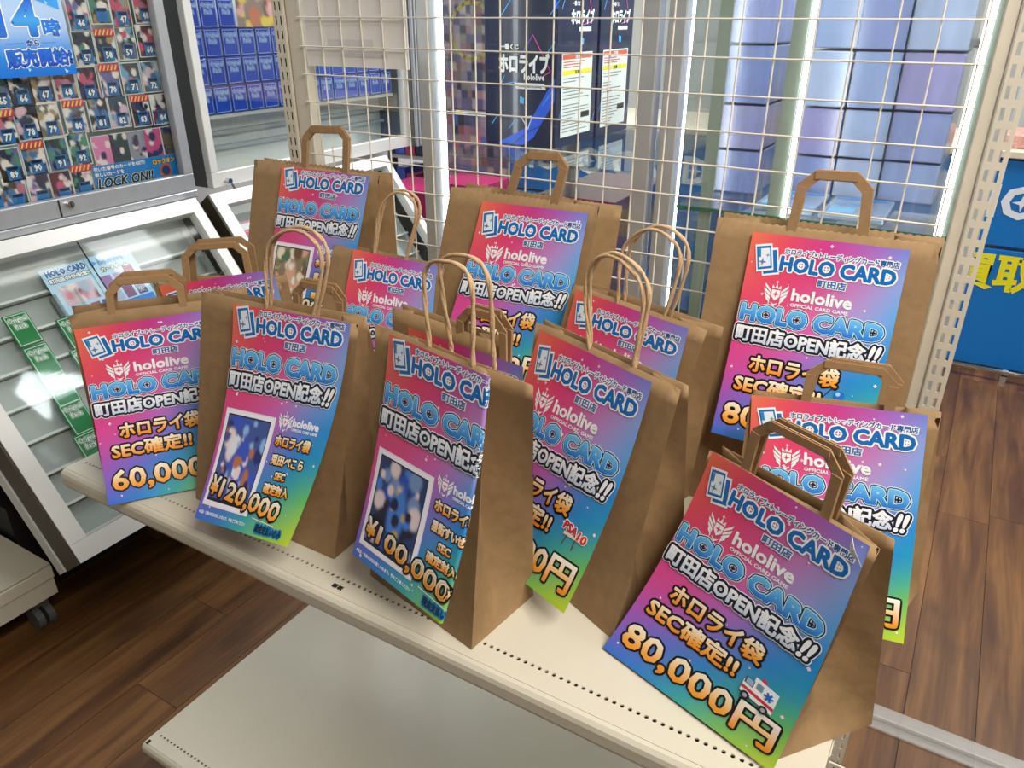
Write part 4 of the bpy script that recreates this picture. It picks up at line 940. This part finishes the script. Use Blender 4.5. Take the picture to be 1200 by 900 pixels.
# slanted glass topped case
dS = Vector((.5906, 0, -.8069)); nS = Vector((.8069, 0, .5906))       # down the slope, out of the lid
def slanted_case(y0, y1, label):
    t = thing('slanted_case', label, 'display case', (-.75, (y0+y1)/2, .0))
    Pb = Vector((-.471, 0, .300)); L = .829; Pt = Pb-dS*L
    def q(s, y, n): v = Pt+dS*s+nS*n; return Vector((v.x, y, v.z))
    def rail(name, s0, s1, ya, yb, n0=-.035, n1=0.0, m='alu_white'):
        mb = MB(); o = q(s0, ya, n0); mb.obox(o, q(s0, yb, n0)-o, q(s1, ya, n0)-o, q(s0, ya, n1)-o); return part(mb, name, M[m], t)
    rail('top_rail', 0, .045, y0, y1); rail('bottom_rail', L-.05, L, y0, y1)
    rail('side_rail', .0455, L-.0505, y0, y0+.045); rail('side_rail', .0455, L-.0505, y1-.035, y1)
    rail('glass_lid', .042, L-.047, y0+.042, (y0+y1)/2+.012, -.016, -.012, 'lid_glass'); rail('glass_lid', .042, L-.047, (y0+y1)/2+.012, y1-.032, -.022, -.018, 'lid_glass')
    rail('glass_edge', .046, L-.051, (y0+y1)/2+.010, (y0+y1)/2+.0125, -.0115, -.009, 'hole')
    # stepped trays under the glass
    n = 8; st = (L-.10)/n
    for i in range(n):
        s = .05+st*i
        rail('step_tray', s, s+st-.004, y0+.05, y1-.04, -.115, -.100-.004*(i % 2), 'tray')
        rail('step_lip', s+st-.010, s+st-.003, y0+.05, y1-.04, -.0995, -.078, 'white')
    rail('side_panel', .0, L, y0-.006, y0-.001, -.085, -.004, 'brown_dark'); rail('side_panel', .0, L, y1+.001, y1+.006, -.16, -.004, 'black')
    rail('back_board', .002, L-.002, y0+.001, y1-.001, -.16, -.12, 'white')
    mb = MB(); mb.box((-1.16, y0+.03, .0), (-.86, y1-.03, .30)); mb.box((-1.16, y0+.03, .3001), (-1.0, y1-.03, .60)); part(mb, 'plinth', M['black'], t)  # plinth painted black for the deep shade under the case
    return t, q
sc1, Q1 = slanted_case(-.449, .422, 'slanted glass topped case with green packs and price sheets inside, left')
sc2, Q2 = slanted_case(.475, 1.38, 'second slanted glass case, mostly hidden behind the large back left bag')
bar(sc1, 'gap_shade_box', (-1.10, -.449, .90), (-1.04, .40, .960), 'black')  # black box standing in for the shade in the gap below the cabinet
t = thing('filler_post', 'black upright filling the gap between the two slanted cases', 'post', (-1.07, .448, 0)); mb = MB(); mb.box((-1.12, .432, 0), (-1.0, .464, .90)); part(mb, 'face', M['black'], t)
def on_slant(px, py, n):
    """point below the lid plane seen through a pixel"""
    d = fw+rt*((px-600)/F_PX)+up*((450-py)/F_PX); P = Vector((-.471, 0, .3))+nS*n
    t_ = (P-CAM).dot(nS)/d.dot(nS); return CAM+d*t_
gp = thing('card_pack', 'x', 'card pack', (0, 0, 0), 'green card packs in the slanted case')
mb = MB(); mb.box((0, -.0315, -.092), (.006, .0315, 0), bev=.001)
# local frame: x out of lid, y along case, z up the slope
gb = mb.build('wrapper', M['green_pack'], gp)
gf = pack_proto('g', .063, .092, None, (0, 80, 40), flatc(235, 250, 235))
gl = gf.emit(plane_map((.0063, -.0315, 0), (0, 1, 0), (0, 0, -1), (1, 0, 0)), 'lettering', M['ink'], gp, (0, 0, 0))
rotS = Matrix((nS, Vector((0, 1, 0)), -dS)).transposed().to_euler()
gpos = [(15, 369, 'topmost green pack at the left edge of the slanted case'), (39, 406, 'second green pack from the left in the slanted case'), (60, 439, 'third green pack from the left in the slanted case'), (80, 472, 'fourth green pack from the left in the slanted case'), (97, 508, 'lowest green pack, half hidden by the 60,000 bag'),
        (77, 372, 'green pack just left of the 60,000 bag, behind the clear stand'), (93, 408, 'green pack touching the left edge of the 60,000 bag'), (184, 320, 'green pack seen between the two left flat handles')]
for i, (px, py, lb) in enumerate(gpos):
    if i == 0: o = gp
    else:
        o = gp.copy(); COL.objects.link(o)
        for ch in (gb, gl): c_ = ch.copy(); COL.objects.link(c_); c_.parent = o
    o.location = on_slant(px, py, -.068+.0005*i); o.rotation_euler = rotS; o['label'] = lb
# clear stands holding the packs
for i, (px, py, lb) in enumerate(((76, 340, 'clear acrylic pack stand left of the 60,000 bag'), (247, 292, 'clear acrylic pack stand seen through the second flat handle'))):
    p = on_slant(px, py, -.045); t = thing('acrylic_stand', lb, 'stand', p)
    for nm, dy in (('side_wall', -.03), ('side_wall', .03)):
        mb = MB(); o = p+Vector((0, dy, 0)); mb.obox(o, dS*.09, Vector((0, .003, 0)), nS*-.04); part(mb, nm, M['stand'], t)
    mb = MB(); o = p+Vector((0, -.03, 0))+dS*.088; mb.obox(o, Vector((0, .063, 0)), dS*.003, nS*.035); part(mb, 'front_lip', M['stand'], t)
    mb = MB(); o = p+Vector((0, -.03, 0))-nS*.04; mb.obox(o, Vector((0, .063, 0)), dS*.09, nS*.003); part(mb, 'tray', M['acrylic'], t)
def slant_sheet(label, p0, W, H, rot, fl, bg, nu, nv):
    """sheet lying on the slope, p0 = top left corner"""
    ey = Vector((0, 1, 0)); c_, s_ = math.cos(rot), math.sin(rot); eu = ey*c_+dS*s_; ev = dS*c_-ey*s_
    t = thing('price_sheet', label, 'sign', p0)
    mb = MB(); mb.obox(p0-nS*.0012, eu*W*.001, ev*H*.001, nS*.001); part(mb, 'sheet', M['white'], t)
    mp = plane_map(p0, eu, ev, nS); g_ = grid_sheet(mp, W, H, nu, nv, bg, 'print', M['print'], t, p0)
    fl.emit(mp, 'lettering', M['ink'], t, p0)
LB = lambda H: gradc([(170, 215, 245), (200, 225, 245), (150, 200, 240)], 0, H)
fl = Flat(); fl.text('HOLO CARD', 12, 8, 128, 26, [(3, WHITE), (1.6, flatc(30, 110, 180))], base=1, res=1); fl.text('町田店OPEN記念!!', 12, 32, 128, 46, [(2.4, flatc(20, 40, 60)), (.8, WHITE)], base=1, res=1, caps=False)
fl.put(*(lambda U, V: (np.column_stack([U.ravel(), V.ravel()]), 1, [(j*17+i, (j+1)*17+i, (j+1)*17+i+1, j*17+i+1) for j in range(12) for i in range(16)]))(*np.meshgrid(np.linspace(22, 118, 17), np.linspace(58, 118, 13))), blobs(3, (225, 190, 200), [(240, 225, 225), (150, 80, 100), (220, 140, 160), (180, 190, 210)], 26, 140, 130, 8, 22, 3))
for a, col in ((42, (110, 70, 150)), (80, (150, 80, 110)), (112, (60, 90, 150))): fl.rect(a, 128, a+26, 168, 2, flatc(*col))
p0 = on_slant(44, 318, -.062); slant_sheet('light blue price sheet with HOLO CARD heading inside the slanted case', p0, 140, 190, 0, fl, LB(190), 4, 6)
fl = Flat(); fl.poly([(8, 10), (8, 34), (28, 22)], 1, flatc(60, 150, 215)); fl.text('hololive', 32, 10, 110, 32, [(.9, flatc(60, 120, 190))], base=1, res=1); fl.text('カードゲーム', 30, 40, 112, 54, [(2.4, flatc(30, 40, 50)), (.8, flatc(240, 235, 215))], base=1, res=1, caps=False)
for a, b_, col in ((14, 66, (150, 110, 170)), (52, 66, (200, 170, 200)), (90, 50, (150, 50, 80)), (18, 110, (170, 180, 210)), (56, 110, (130, 80, 120)), (94, 110, (90, 70, 120))): fl.rect(a, b_, a+30, b_+38, 1, flatc(*col))
fl.rect(40, 152, 135, 186, 2, flatc(20, 125, 225))
p0 = on_slant(97, 303, -.060); slant_sheet('pale price sheet with hololive heading to the right of the other one', p0, 140, 190, 0, fl, LB(190), 4, 6)
fl = Flat(); fl.rect(6, 8, 60, 30, 1, flatc(240, 235, 240))
for a in range(3): fl.rect(10+a*38, 40, 40+a*38, 80, 1, flatc(*[(190, 80, 110), (220, 190, 200), (120, 90, 150)][a]))
p0 = on_slant(276, 262, -.06); slant_sheet('pink edged price sheet in the second slanted case', p0, 130, 150, 0, fl, flatc(220, 120, 150), 4, 4)
slant = None

# low cart bottom left
ct = deck('cart_deck', 'low cream cart shelf on castors at the lower left edge', 'cart', -1.30, -.68, -1.75, -.43, .20, -1.72, .03, .012, .0)
for a, b_ in (((-.684, -1.74, .105), (-.68, -.432, .196)), ((-1.29, -.436, .105), (-.684, -.432, .196))):
    mb = MB(); mb.box(a, b_); part(mb, 'side_panel', M['enamel'], ct)
mb = MB(); mb.box((-.679, -1.74, .160), (-.672, -.431, .1965), bev=.002); part(mb, 'edge_rail', M['enamel'], ct)
mb = MB(); perforated_row(mb, 0, .7, 0, 0, .012, .0024); mb.v = [(-.70-v[1], -.44-v[0], .2006+v[2]) for v in mb.v]; part(mb, 'perforated_edge', M['enamel'], ct)
for x, y in ((-.735, -.47), (-1.2, -.47), (-.735, -1.6)):
    mb = MB(); mb.box((x-.022, y-.022, .070), (x+.022, y+.022, .104)); c_ = part(mb, 'castor', M['alu_dark'], ct)
    for dy in (-.014, .014):
        mb = MB(); mb.cyl((x+.008, y+dy-.009, .032), (x+.008, y+dy+.009, .032), .0315, 18); part(mb, 'wheel', M['rubber'], c_)

# ------------------------------------------------------------------ glass showcases behind the net
def showcase(x0, x1, y0, y1, label, shelf_z, leds, edge='green_edge'):
    t = thing('glass_showcase', label, 'showcase', ((x0+x1)/2, (y0+y1)/2, 0))
    for x in (x0, x1-.03):
        for y in (y0, y1-.03): bar(t, 'corner_post', (x, y, .36), (x+.03, y+.03, 1.98), 'alu', .002)
    bar(t, 'base', (x0, y0, 0), (x1, y1, .3598), 'white', .003); bar(t, 'top_frame', (x0, y0, 1.9802), (x1, y1, 2.03), 'alu')
    for x in leds:
        mb = MB(); mb.cyl((x, y0+.036, .40), (x, y0+.036, 1.95), .0055, 8); part(mb, 'led_strip', M['led'], t, 'glowing white light strip')
    for i, z in enumerate(shelf_z):
        mb = MB(); mb.box((x0+.032, y0+.031, z-.006), (x1-.032, y1-.031, z)); part(mb, 'glass_shelf', M['glass'], t)
        mb = MB(); mb.box((x0+.032, y0+.028, z-.006), (x1-.032, y0+.0305, z)); part(mb, 'shelf_edge', M[edge], t)
    mb = MB(); mb.box((x0+.031, y0+.010, .362), (x1-.031, y0+.014, 1.979)); part(mb, 'front_pane', M['glass'], t)
    for x in (x0+.012, x1-.016):
        mb = MB(); mb.box((x, y0+.031, .362), (x+.004, y1-.031, 1.979)); part(mb, 'side_pane', M['glass'], t)
    return t
shA = showcase(.195, .690, .12, .80, 'glass showcase with navy boxes behind the middle of the net', (.90, 1.2445), (.226,), 'acrylic')
shB = showcase(.705, 1.211, .12, .80, 'bright glass showcase of wrapped cases behind the right half of the net', (.80, 1.196), (.731, 1.156))
mb = MB(); mb.cyl((.924, .155, .40), (.924, .155, 1.95), .005, 8); part(mb, 'middle_led_strip', M['led'], shB, 'thin light strip on the middle slat')
bar(shB, 'middle_slat', (.893, .157, .37), (.916, .163, 1.97), 'showcase_slat'); bar(shB, 'middle_slat', (.777, .157, .37), (.798, .163, 1.97), 'showcase_slat'); bar(shB, 'side_slat', (1.162, .157, .37), (1.178, .163, 1.97), 'showcase_slat')

def text_faces(t, base, fl, org, eu, ev, n, name='lettering', m='ink'):
    fl.emit(plane_map(org, eu, ev, n), name, M[m], t, base)
M['navy'] = mat('navy_box', hx(10, 26, 66), .22, coat=.5)
# navy lottery boxes with neon artwork
def navy_box(x0, x1, y0, y1, z0, z1, label, front):
    base = ((x0+x1)/2, (y0+y1)/2, z0); t = thing('navy_box', label, 'box', base, 'navy boxes in the glass showcase')
    mb = MB(); mb.box((x0, y0, z0), (x1, y1, z1), bev=.0015); part(mb, 'carton', M['navy'], t)
    W, H = (x1-x0)*1000, (z1-z0)*1000; NE = flatc(70, 180, 255); NB = flatc(30, 90, 235); PK = flatc(220, 60, 170)
    if front:
        fl = Flat(); b0 = H-240
        fl.poly([(W*.18, H-3), (W*.60, H-40), (W*.98, H-140), (W*.98, H-95), (W*.70, H-20), (W*.55, H-3)], 1, NB)
        fl.line([(W*.4, H-3), (W*.62, H-30), (W*.98, H-60)], 1.5, 2, flatc(5, 10, 25)); fl.line([(W*.75, 0), (W*.98, H*.35)], 9, 1, NB)
        for a, b_, c_ in ((.1, .10, 22), (.45, .02, 30), (.25, .32, 26), (.9, .30, 34), (.35, .86, 24), (.82, .72, 30), (.1, .86, 16), (.85, .5, 26)): fl.line([(W*a, H*b_+c_), (W*a+c_*.8, H*b_)], 1.8, 3, NE)
        fl.poly([(12, H*.18), (12, H*.18+16), (25, H*.18+8)], 2, NE)
        cv = H-200
        fl.text('一番くじ', 40, cv-2, 84, cv+9, [(1.6, NAVY), (.6, WHITE)], base=4, res=1, caps=False)
        fl.line([(118, cv-20), (160, cv+48), (140, cv+60)], 2, 4, PK); fl.line([(118, cv-20), (84, cv+30)], 2, 4, flatc(130, 70, 220)); fl.line([(50, cv+60), (40, cv+78), (80, cv+70)], 2, 4, NE)
        fl.text('ホロライブ', 38, cv+16, 156, cv+52, [(2.4, NAVY), (1.5, WHITE)], base=5)
        fl.text('hololive', 98, cv+54, 146, cv+66, [(.6, WHITE)], base=5, res=1, caps=False)
        fl.poly([(74, cv+72), (78, cv+84), (150, cv+84), (146, cv+72)], 5, flatc(230, 235, 245)); fl.text('COLORS STAGE', 84, cv+75, 140, cv+81, [(.2, NAVY)], base=6, res=1, caps=False)
        fl.poly([(88, cv+98), (98, cv+102), (98, cv+114), (88, cv+112)], 4, NE); fl.line([(92, cv+140), (118, cv+137), (108, cv+164), (92, cv+140)], 2.2, 4, flatc(220, 235, 250))
        text_faces(t, base, fl, (x0, y0-.0003, z1), (1, 0, 0), (0, 0, -1), (0, -1, 0))
    # side facing +x: label sheet
    D = (y1-y0)*1000; fl = Flat(); cv = H-215
    fl.text('一番くじ', D*.32, cv-66, D*.5, cv-58, [(.5, WHITE)], base=4, res=1, caps=False); fl.text('ホロライブ', D*.30, cv-52, D*.86, cv-24, [(1.2, WHITE)], base=4, res=1)
    fl.line([(D*.72, cv-74), (D*.86, cv-30), (D*.60, cv-22)], 2, 3, PK); fl.rect(D*.5, cv-18, D*.8, cv-10, 4, flatc(230, 235, 245)); fl.poly([(D*.55, cv+2), (D*.62, cv+4), (D*.62, cv+16), (D*.55, cv+14)], 3, NE)
    for a, b_, c_ in ((.08, .30, 24), (.92, .25, 22), (.05, .8, 26), (.9, .86, 24)): fl.line([(D*a, H*b_+c_), (D*a+c_*.6, H*b_)], 1.8, 3, NE)
    fl.rect(D*.10, cv+30, D*.86, cv+195, 5, flatc(236, 236, 232)); fl.rect(D*.12, cv+33, D*.84, cv+42, 6, flatc(225, 95, 60)); fl.rect(D*.12, cv+63, D*.84, cv+72, 6, flatc(245, 225, 40))
    fl.text('注意', D*.42, cv+34, D*.54, cv+41, [(.3, WHITE)], base=7, res=1, caps=False); fl.text('注意', D*.42, cv+64, D*.54, cv+71, [(.3, BLACK)], base=7, res=1, caps=False)
    r = random.Random(int(y0*100))
    for i in range(3): fl.rect(D*.14, cv+46+i*5, D*(.5+.3*r.random()), cv+48+i*5, 6, flatc(215, 70, 60))
    for i in range(17):
        if i in (2, 7): continue
        fl.rect(D*.14, cv+78+i*6.6, D*(.35+.45*r.random()), cv+79.8+i*6.6, 6, flatc(110, 110, 112))
    fl.rect(D*.6, cv+150, D*.82, cv+162, 7, flatc(30, 30, 34))
    text_faces(t, base, fl, (x1+.0003, y0, z1), (0, 1, 0), (0, 0, -1), (1, 0, 0))
navy_box(.235, .409, .300, .488, 1.2455, 1.66, 'navy box with neon stripes, front one, showing its logo face', True)
navy_box(.240, .411, .494, .676, 1.2455, 1.66, 'navy box with neon stripes standing behind the front navy box', False)
def soft_box(name, label, x0, x1, y0, y1, z0, z1, m, group=None, film=None, rz=0):
    base = ((x0+x1)/2, (y0+y1)/2, z0); t = thing(name, label, 'box', base, group)
    mb = MB(); mb.box((x0, y0, z0), (x1, y1, z1), bev=.002); part(mb, 'carton', m, t)
    if film:
        mb = MB(); mb.box((x0-.0007, y0-.003, z0+.0003), (x1+.0007, y1+.003, z1+.0006), bev=.0008); part(mb, 'film_wrap', film, t, 'crinkled clear wrap')
    return t
def soft_print(t, fl, org, eu, ev, n): fl.emit(plane_map(org, eu, ev, n), 'print', M['ink'], t, tuple(t.location))
# things on the lower shelf under the navy boxes
t = soft_box('wrapped_box', 'red wrapped box under the navy boxes in the showcase', .305, .50, .42, .74, .9005, 1.12, M['red_wrap'], 'wrapped boxes low in the showcase', M['film'])
t = soft_box('wrapped_box', 'blue wrapped box left of the red one in the showcase', .235, .298, .36, .62, .9005, 1.09, mat('blue_wrapped', hx(40, 90, 170), .15, coat=1), 'wrapped boxes low in the showcase', M['film'])
# right showcase: stacks of clear cases
pal = [(176, 190, 222), (150, 160, 205), (190, 200, 225), (160, 175, 215), (170, 160, 205)]
zt = 1.1965; lv = [.072, .085, .095, .10]; k_ = 0
cols_x = [(.887, .959), (.9612, 1.036), (1.038, 1.130)]
cn_ = ['left', 'middle', 'right']; ln_ = ['lowest', 'second', 'third', 'top']
for li, h_ in enumerate(lv):
    for ci, (xa, xb) in enumerate(cols_x):
        k_ += 1; off = (k_*37 % 7-3)*.004
        mm = mat('lilac_card_case', tuple(min(1, c_*1.15) for c_ in hx(*pal[k_ % 5])), .25, noise=.12, nscale=30, stretch=(1, 1, .15))
        soft_box('clear_case', '%s pale blue wrapped case, %s stack in the right showcase' % (ln_[li], cn_[ci]), xa, xb, .36+off, .62+off, zt+.0005, zt+h_-.0035, mm, 'wrapped cases in the right showcase', M['film'])
    zt += h_
zt = 1.1965
for li, h_ in enumerate([.08, .08, .10, .10]):
    k_ += 1; mm = mat('violet_card_case', hx(*[(150, 162, 215), (170, 165, 212), (140, 155, 212), (165, 172, 222)][li]), .25, noise=.25, nscale=40, stretch=(1, 1, .1))
    soft_box('clear_case', '%s bluish violet wrapped case in the stack beside the light strip' % ['lowest', 'second', 'third', 'topmost'][li], .755, .835, .30, .58, zt+.0005, zt+h_-.0035, mm, 'wrapped cases in the right showcase', M['film']); zt += h_
# flat packets lying on the shelf in front of the stacks
for i, (xa, xb, ya_, yb_) in enumerate(((.865, .965, .175, .33), (.975, 1.075, .17, .325))):
    t = soft_box('flat_packet', '%s flat white and blue packet lying at the front of the right showcase' % ['left', 'right'][i], xa, xb, ya_, yb_, 1.1968, 1.206, mat('white_packet', hx(205, 225, 245), .2), 'flat packets in the right showcase', M['film'])
    fl = Flat(); fl.rect(6, 8, 94, 26, 1, flatc(50, 150, 230)); fl.rect(10, 60, 70, 70, 1, flatc(70, 160, 235)); fl.rect(10, 90, 50, 140, 1, flatc(120, 190, 240))
    soft_print(t, fl, (xa, yb_, 1.2062), (1, 0, 0), (0, -1, 0), (0, 0, 1))
# lower shelf of right showcase
for i in range(4):
    xa = .75+i*.1; mm = mat('lower_case', hx(*pal[i]), .25, noise=.15, nscale=30)
    soft_box('clear_case', '%s tall wrapped case on the lower shelf of the right showcase' % ['first', 'second', 'third', 'fourth'][i], xa, xa+.085, .42, .66, .8008, 1.10+.02*(i % 2), mm, 'wrapped cases in the right showcase', M['film'])
# paper hung behind the net
M['sheet_back'] = mat('paper_back', hx(226, 220, 214), .7, noise=.05, nscale=12)
t = thing('hung_paper', 'blank looking back of a white paper hung behind the left part of the net', 'paper', (.13, .008, 1.41))
mb = MB(); mb.box((.012, .0065, 1.412), (.262, .0075, 1.66)); part(mb, 'sheet', M['sheet_back'], t)
fl = Flat(); r = random.Random(4)
for i in range(5): fl.rect(20+r.random()*10, 20+i*24, 60+r.random()*150, 26+i*24, 1, flatc(206, 202, 200))
fl.rect(60, 200, 170, 212, 1, flatc(208, 205, 203)); fl.rect(90, 224, 200, 230, 1, flatc(206, 203, 202))
fl.emit(plane_map((.012, .0063, 1.66), (1, 0, 0), (0, 0, -1), (0, -1, 0)), 'show_through', M['ink'], t, (.13, .008, 1.41))['kind'] = 'stuff'

# ------------------------------------------------------------------ far background
def far_panel(name, label, cat, x0, x1, y, z0, z1, th, m, fl=None, bg=None, nu=20, nv=20):
    t = thing(name, label, cat, ((x0+x1)/2, y, z0)); mb = MB(); mb.box((x0, y, z0), (x1, y+th, z1), bev=.002); part(mb, 'panel', m, t)
    if bg: grid_sheet(plane_map((x0+.002, y-.0006, z1-.002), (1, 0, 0), (0, 0, -1), (0, -1, 0)), (x1-x0-.004)*1000, (z1-z0-.004)*1000, nu, nv, bg, 'print', M['print'], t, ((x0+x1)/2, y, z0))
    if fl: fl.emit(plane_map((x0, y-.001, z1), (1, 0, 0), (0, 0, -1), (0, -1, 0)), 'lettering', M['ink'], t, ((x0+x1)/2, y, z0), dz=.0008)
    return t
YB = 2.75
LG = flatc(226, 234, 240); YL = flatc(235, 225, 30)
_, _, _, bb = text_flat('HOLO CARD', 2, .03)
def holo(fl, xo, idx):
    W = 1150.; cen = [(q[0]+q[1])/2 for q in bb]; u0 = xo-cen[idx][0]*W
    fl.text('HOLO CARD', u0, 99, u0+W, 245, [(0, LG)], base=1, off=.03)
    for ix in (1, 3, 7): fl.star(u0+cen[ix][0]*W, 172, 38, 3, LG, .22)
def kaitori(fl, u): fl.text('買取', u, 22, u+345, 188, [(0, YL)], base=1, off=.035)
fl = Flat(); holo(fl, 631, 3); far_panel('lettered_sign', 'blue sign with large pale HOLO CARD letters seen through the net under the navy boxes', 'panel', -1.30, 1.09, YB, .58, .945, .03, M['blue_panel'], fl)
fl = Flat(); kaitori(fl, 150); far_panel('lettered_sign', 'blue sign with yellow characters below the HOLO CARD sign, seen through the net', 'panel', -1.30, 1.09, YB, .02, .565, .03, M['blue_panel'], fl)
fl = Flat(); holo(fl, 271, 1); far_panel('lettered_sign', 'upper blue sign at the right edge with a large pale letter O', 'panel', 1.105, 2.60, YB, .58, .945, .03, M['blue_panel'], fl)
fl = Flat(); kaitori(fl, 70); far_panel('lettered_sign', 'lower blue sign with yellow 買取 at the right edge', 'panel', 1.105, 2.60, YB, .02, .565, .03, M['blue_panel'], fl)
t = thing('counter', 'white topped shop counter behind the blue panels', 'counter', (.65, 3.1, 0))
mb = MB(); mb.box((-1.3, 2.80, 0), (2.6, 3.4, .955)); part(mb, 'body', M['white'], t); mb = MB(); mb.box((-1.32, 2.72, .956), (2.62, 3.42, .985), bev=.003); part(mb, 'worktop', M['enamel'], t)
t = thing('flat_box', 'pink patterned flat box on the counter at the right edge', 'box', (1.32, 2.95, .986)); mb = MB(); mb.box((1.16, 2.80, .986), (1.55, 3.1, 1.04), bev=.003); part(mb, 'carton', mat('pink_box', hx(205, 150, 140), .5, noise=.3, nscale=60), t)
t = thing('storage_unit', 'grey cabinet standing behind the counter at the right', 'cabinet', (1.5, 3.9, 0)); mb = MB(); mb.box((.9, 3.7, 0), (2.6, 4.1, 1.35), bev=.004); part(mb, 'body', M['tray'], t); mb = MB(); mb.box((.89, 3.69, 1.351), (2.61, 4.11, 1.38)); part(mb, 'top', M['alu_dark'], t)
t = thing('chrome_rail', 'thin chrome rail low in front of the blue counter panels', 'rail', (1.9, 2.64, .03)); mb = MB(); mb.cyl((1.1, 2.64, .045), (2.7, 2.64, .045), .011, 10); part(mb, 'rod', M['chrome'], t)
for x in (1.49, 2.3): mb = MB(); mb.box((x-.012, 2.625, 0), (x+.012, 2.655, .03)); mb.cyl((x-.012, 2.64, .045), (x+.012, 2.64, .045), .016, 10); part(mb, 'clamp', M['chrome'], t)
# clear rail lying on the floor at the right
t = thing('clear_floor_rail', 'clear acrylic strip lying on the wooden floor at the lower right', 'rail', (1.9, .35, .001))
mb = MB(); mb.box((1.21, .355, .001), (2.9, .40, .012), bev=.002); part(mb, 'strip', M['frosted'], t); mb = MB(); mb.box((1.21, .33, .001), (2.9, .352, .006)); part(mb, 'edge', M['frosted'], t)
mb = MB(); mb.box((1.21, .352, .001), (2.9, .356, .02)); part(mb, 'raised_rib', M['frosted'], t)
# printed boards, racks and magenta boxes seen through the left half of the net
def mosaic(seed, W, H, cell, pal_):
    r = np.random.RandomState(seed); nx = int(W/cell)+2; ny = int(H/(cell*1.35))+2; K = np.array([hx(*p) for p in pal_])[r.randint(0, len(pal_), (ny, nx))]*(.6+.6*r.rand(ny, nx, 1))
    def fn(uv):
        i = (uv[:, 0]/cell).astype(int); j = (uv[:, 1]/(cell*1.35)).astype(int); return np.clip(K[j, i], 0, 1)
    return fn
MP = [(200, 150, 170), (120, 110, 160), (210, 200, 190), (90, 100, 150), (170, 110, 120), (150, 150, 140), (60, 60, 80), (190, 170, 200)]
fl = Flat()
for a in range(16):
    an = a*math.pi/8; fl.line([(190+120*math.cos(an), 190+120*math.sin(an)), (190+120*math.cos(an+.39), 190+120*math.sin(an+.39))], 16, 2, flatc(220, 200, 90))
far_panel('prize_board', 'printed prize board with a yellow ring behind the left of the net', 'board', -1.15, -.76, 2.05, 1.08, 1.62, .01, M['white'], fl, mosaic(2, 386, 536, 30, MP), 44, 44)
far_panel('prize_board', 'lower printed prize board under the yellow ring board', 'board', -1.13, -.77, 2.06, .62, 1.06, .01, M['white'], None, mosaic(7, 356, 436, 34, MP+[(220, 90, 140), (90, 130, 220)]), 40, 40)
t = thing('display_rack', 'grey metal rack carrying printed boxes behind the left of the net', 'rack', (-1.35, 2.2, 0))
for x in (-1.62, -1.22):
    mb = MB(); mb.box((x, 2.18, 0), (x+.035, 2.22, 1.75)); part(mb, 'upright', M['alu_dark'], t)
for z in (.50, .80, 1.10, 1.38): mb = MB(); mb.box((-1.58, 2.15, z), (-1.225, 2.45, z+.012)); part(mb, 'rack_shelf', M['alu'], t)
RP = [(210, 205, 195), (60, 90, 190), (170, 60, 100), (40, 40, 60), (120, 150, 220), (220, 190, 120)]
q = 0
for zi, z in enumerate((.513, .813, 1.113, 1.393)):
    for i in range(5):
        q += 1; x = -1.575+i*.07; h_ = .17+.03*((q*5) % 3)
        soft_box('printed_box', '%s printed box from the left on the %s rack shelf' % (['first', 'second', 'third', 'fourth', 'fifth'][i], ['lowest', 'second lowest', 'second highest', 'highest'][zi]), x, x+.062, 2.19, 2.36, z, z+h_, mat('printed_box', hx(*RP[(q*7+zi) % 6]), .35, noise=.5, nscale=35), 'printed boxes on the grey rack')
for i, x in enumerate((-1.62, -1.30, -1.0)):
    soft_box('magenta_box', '%s magenta box on the floor beyond the net' % ['left', 'middle', 'right'][i], x, x+.28, 1.72, 1.98, .001, .70+.05*i, M['pink'], 'magenta boxes beyond the net')
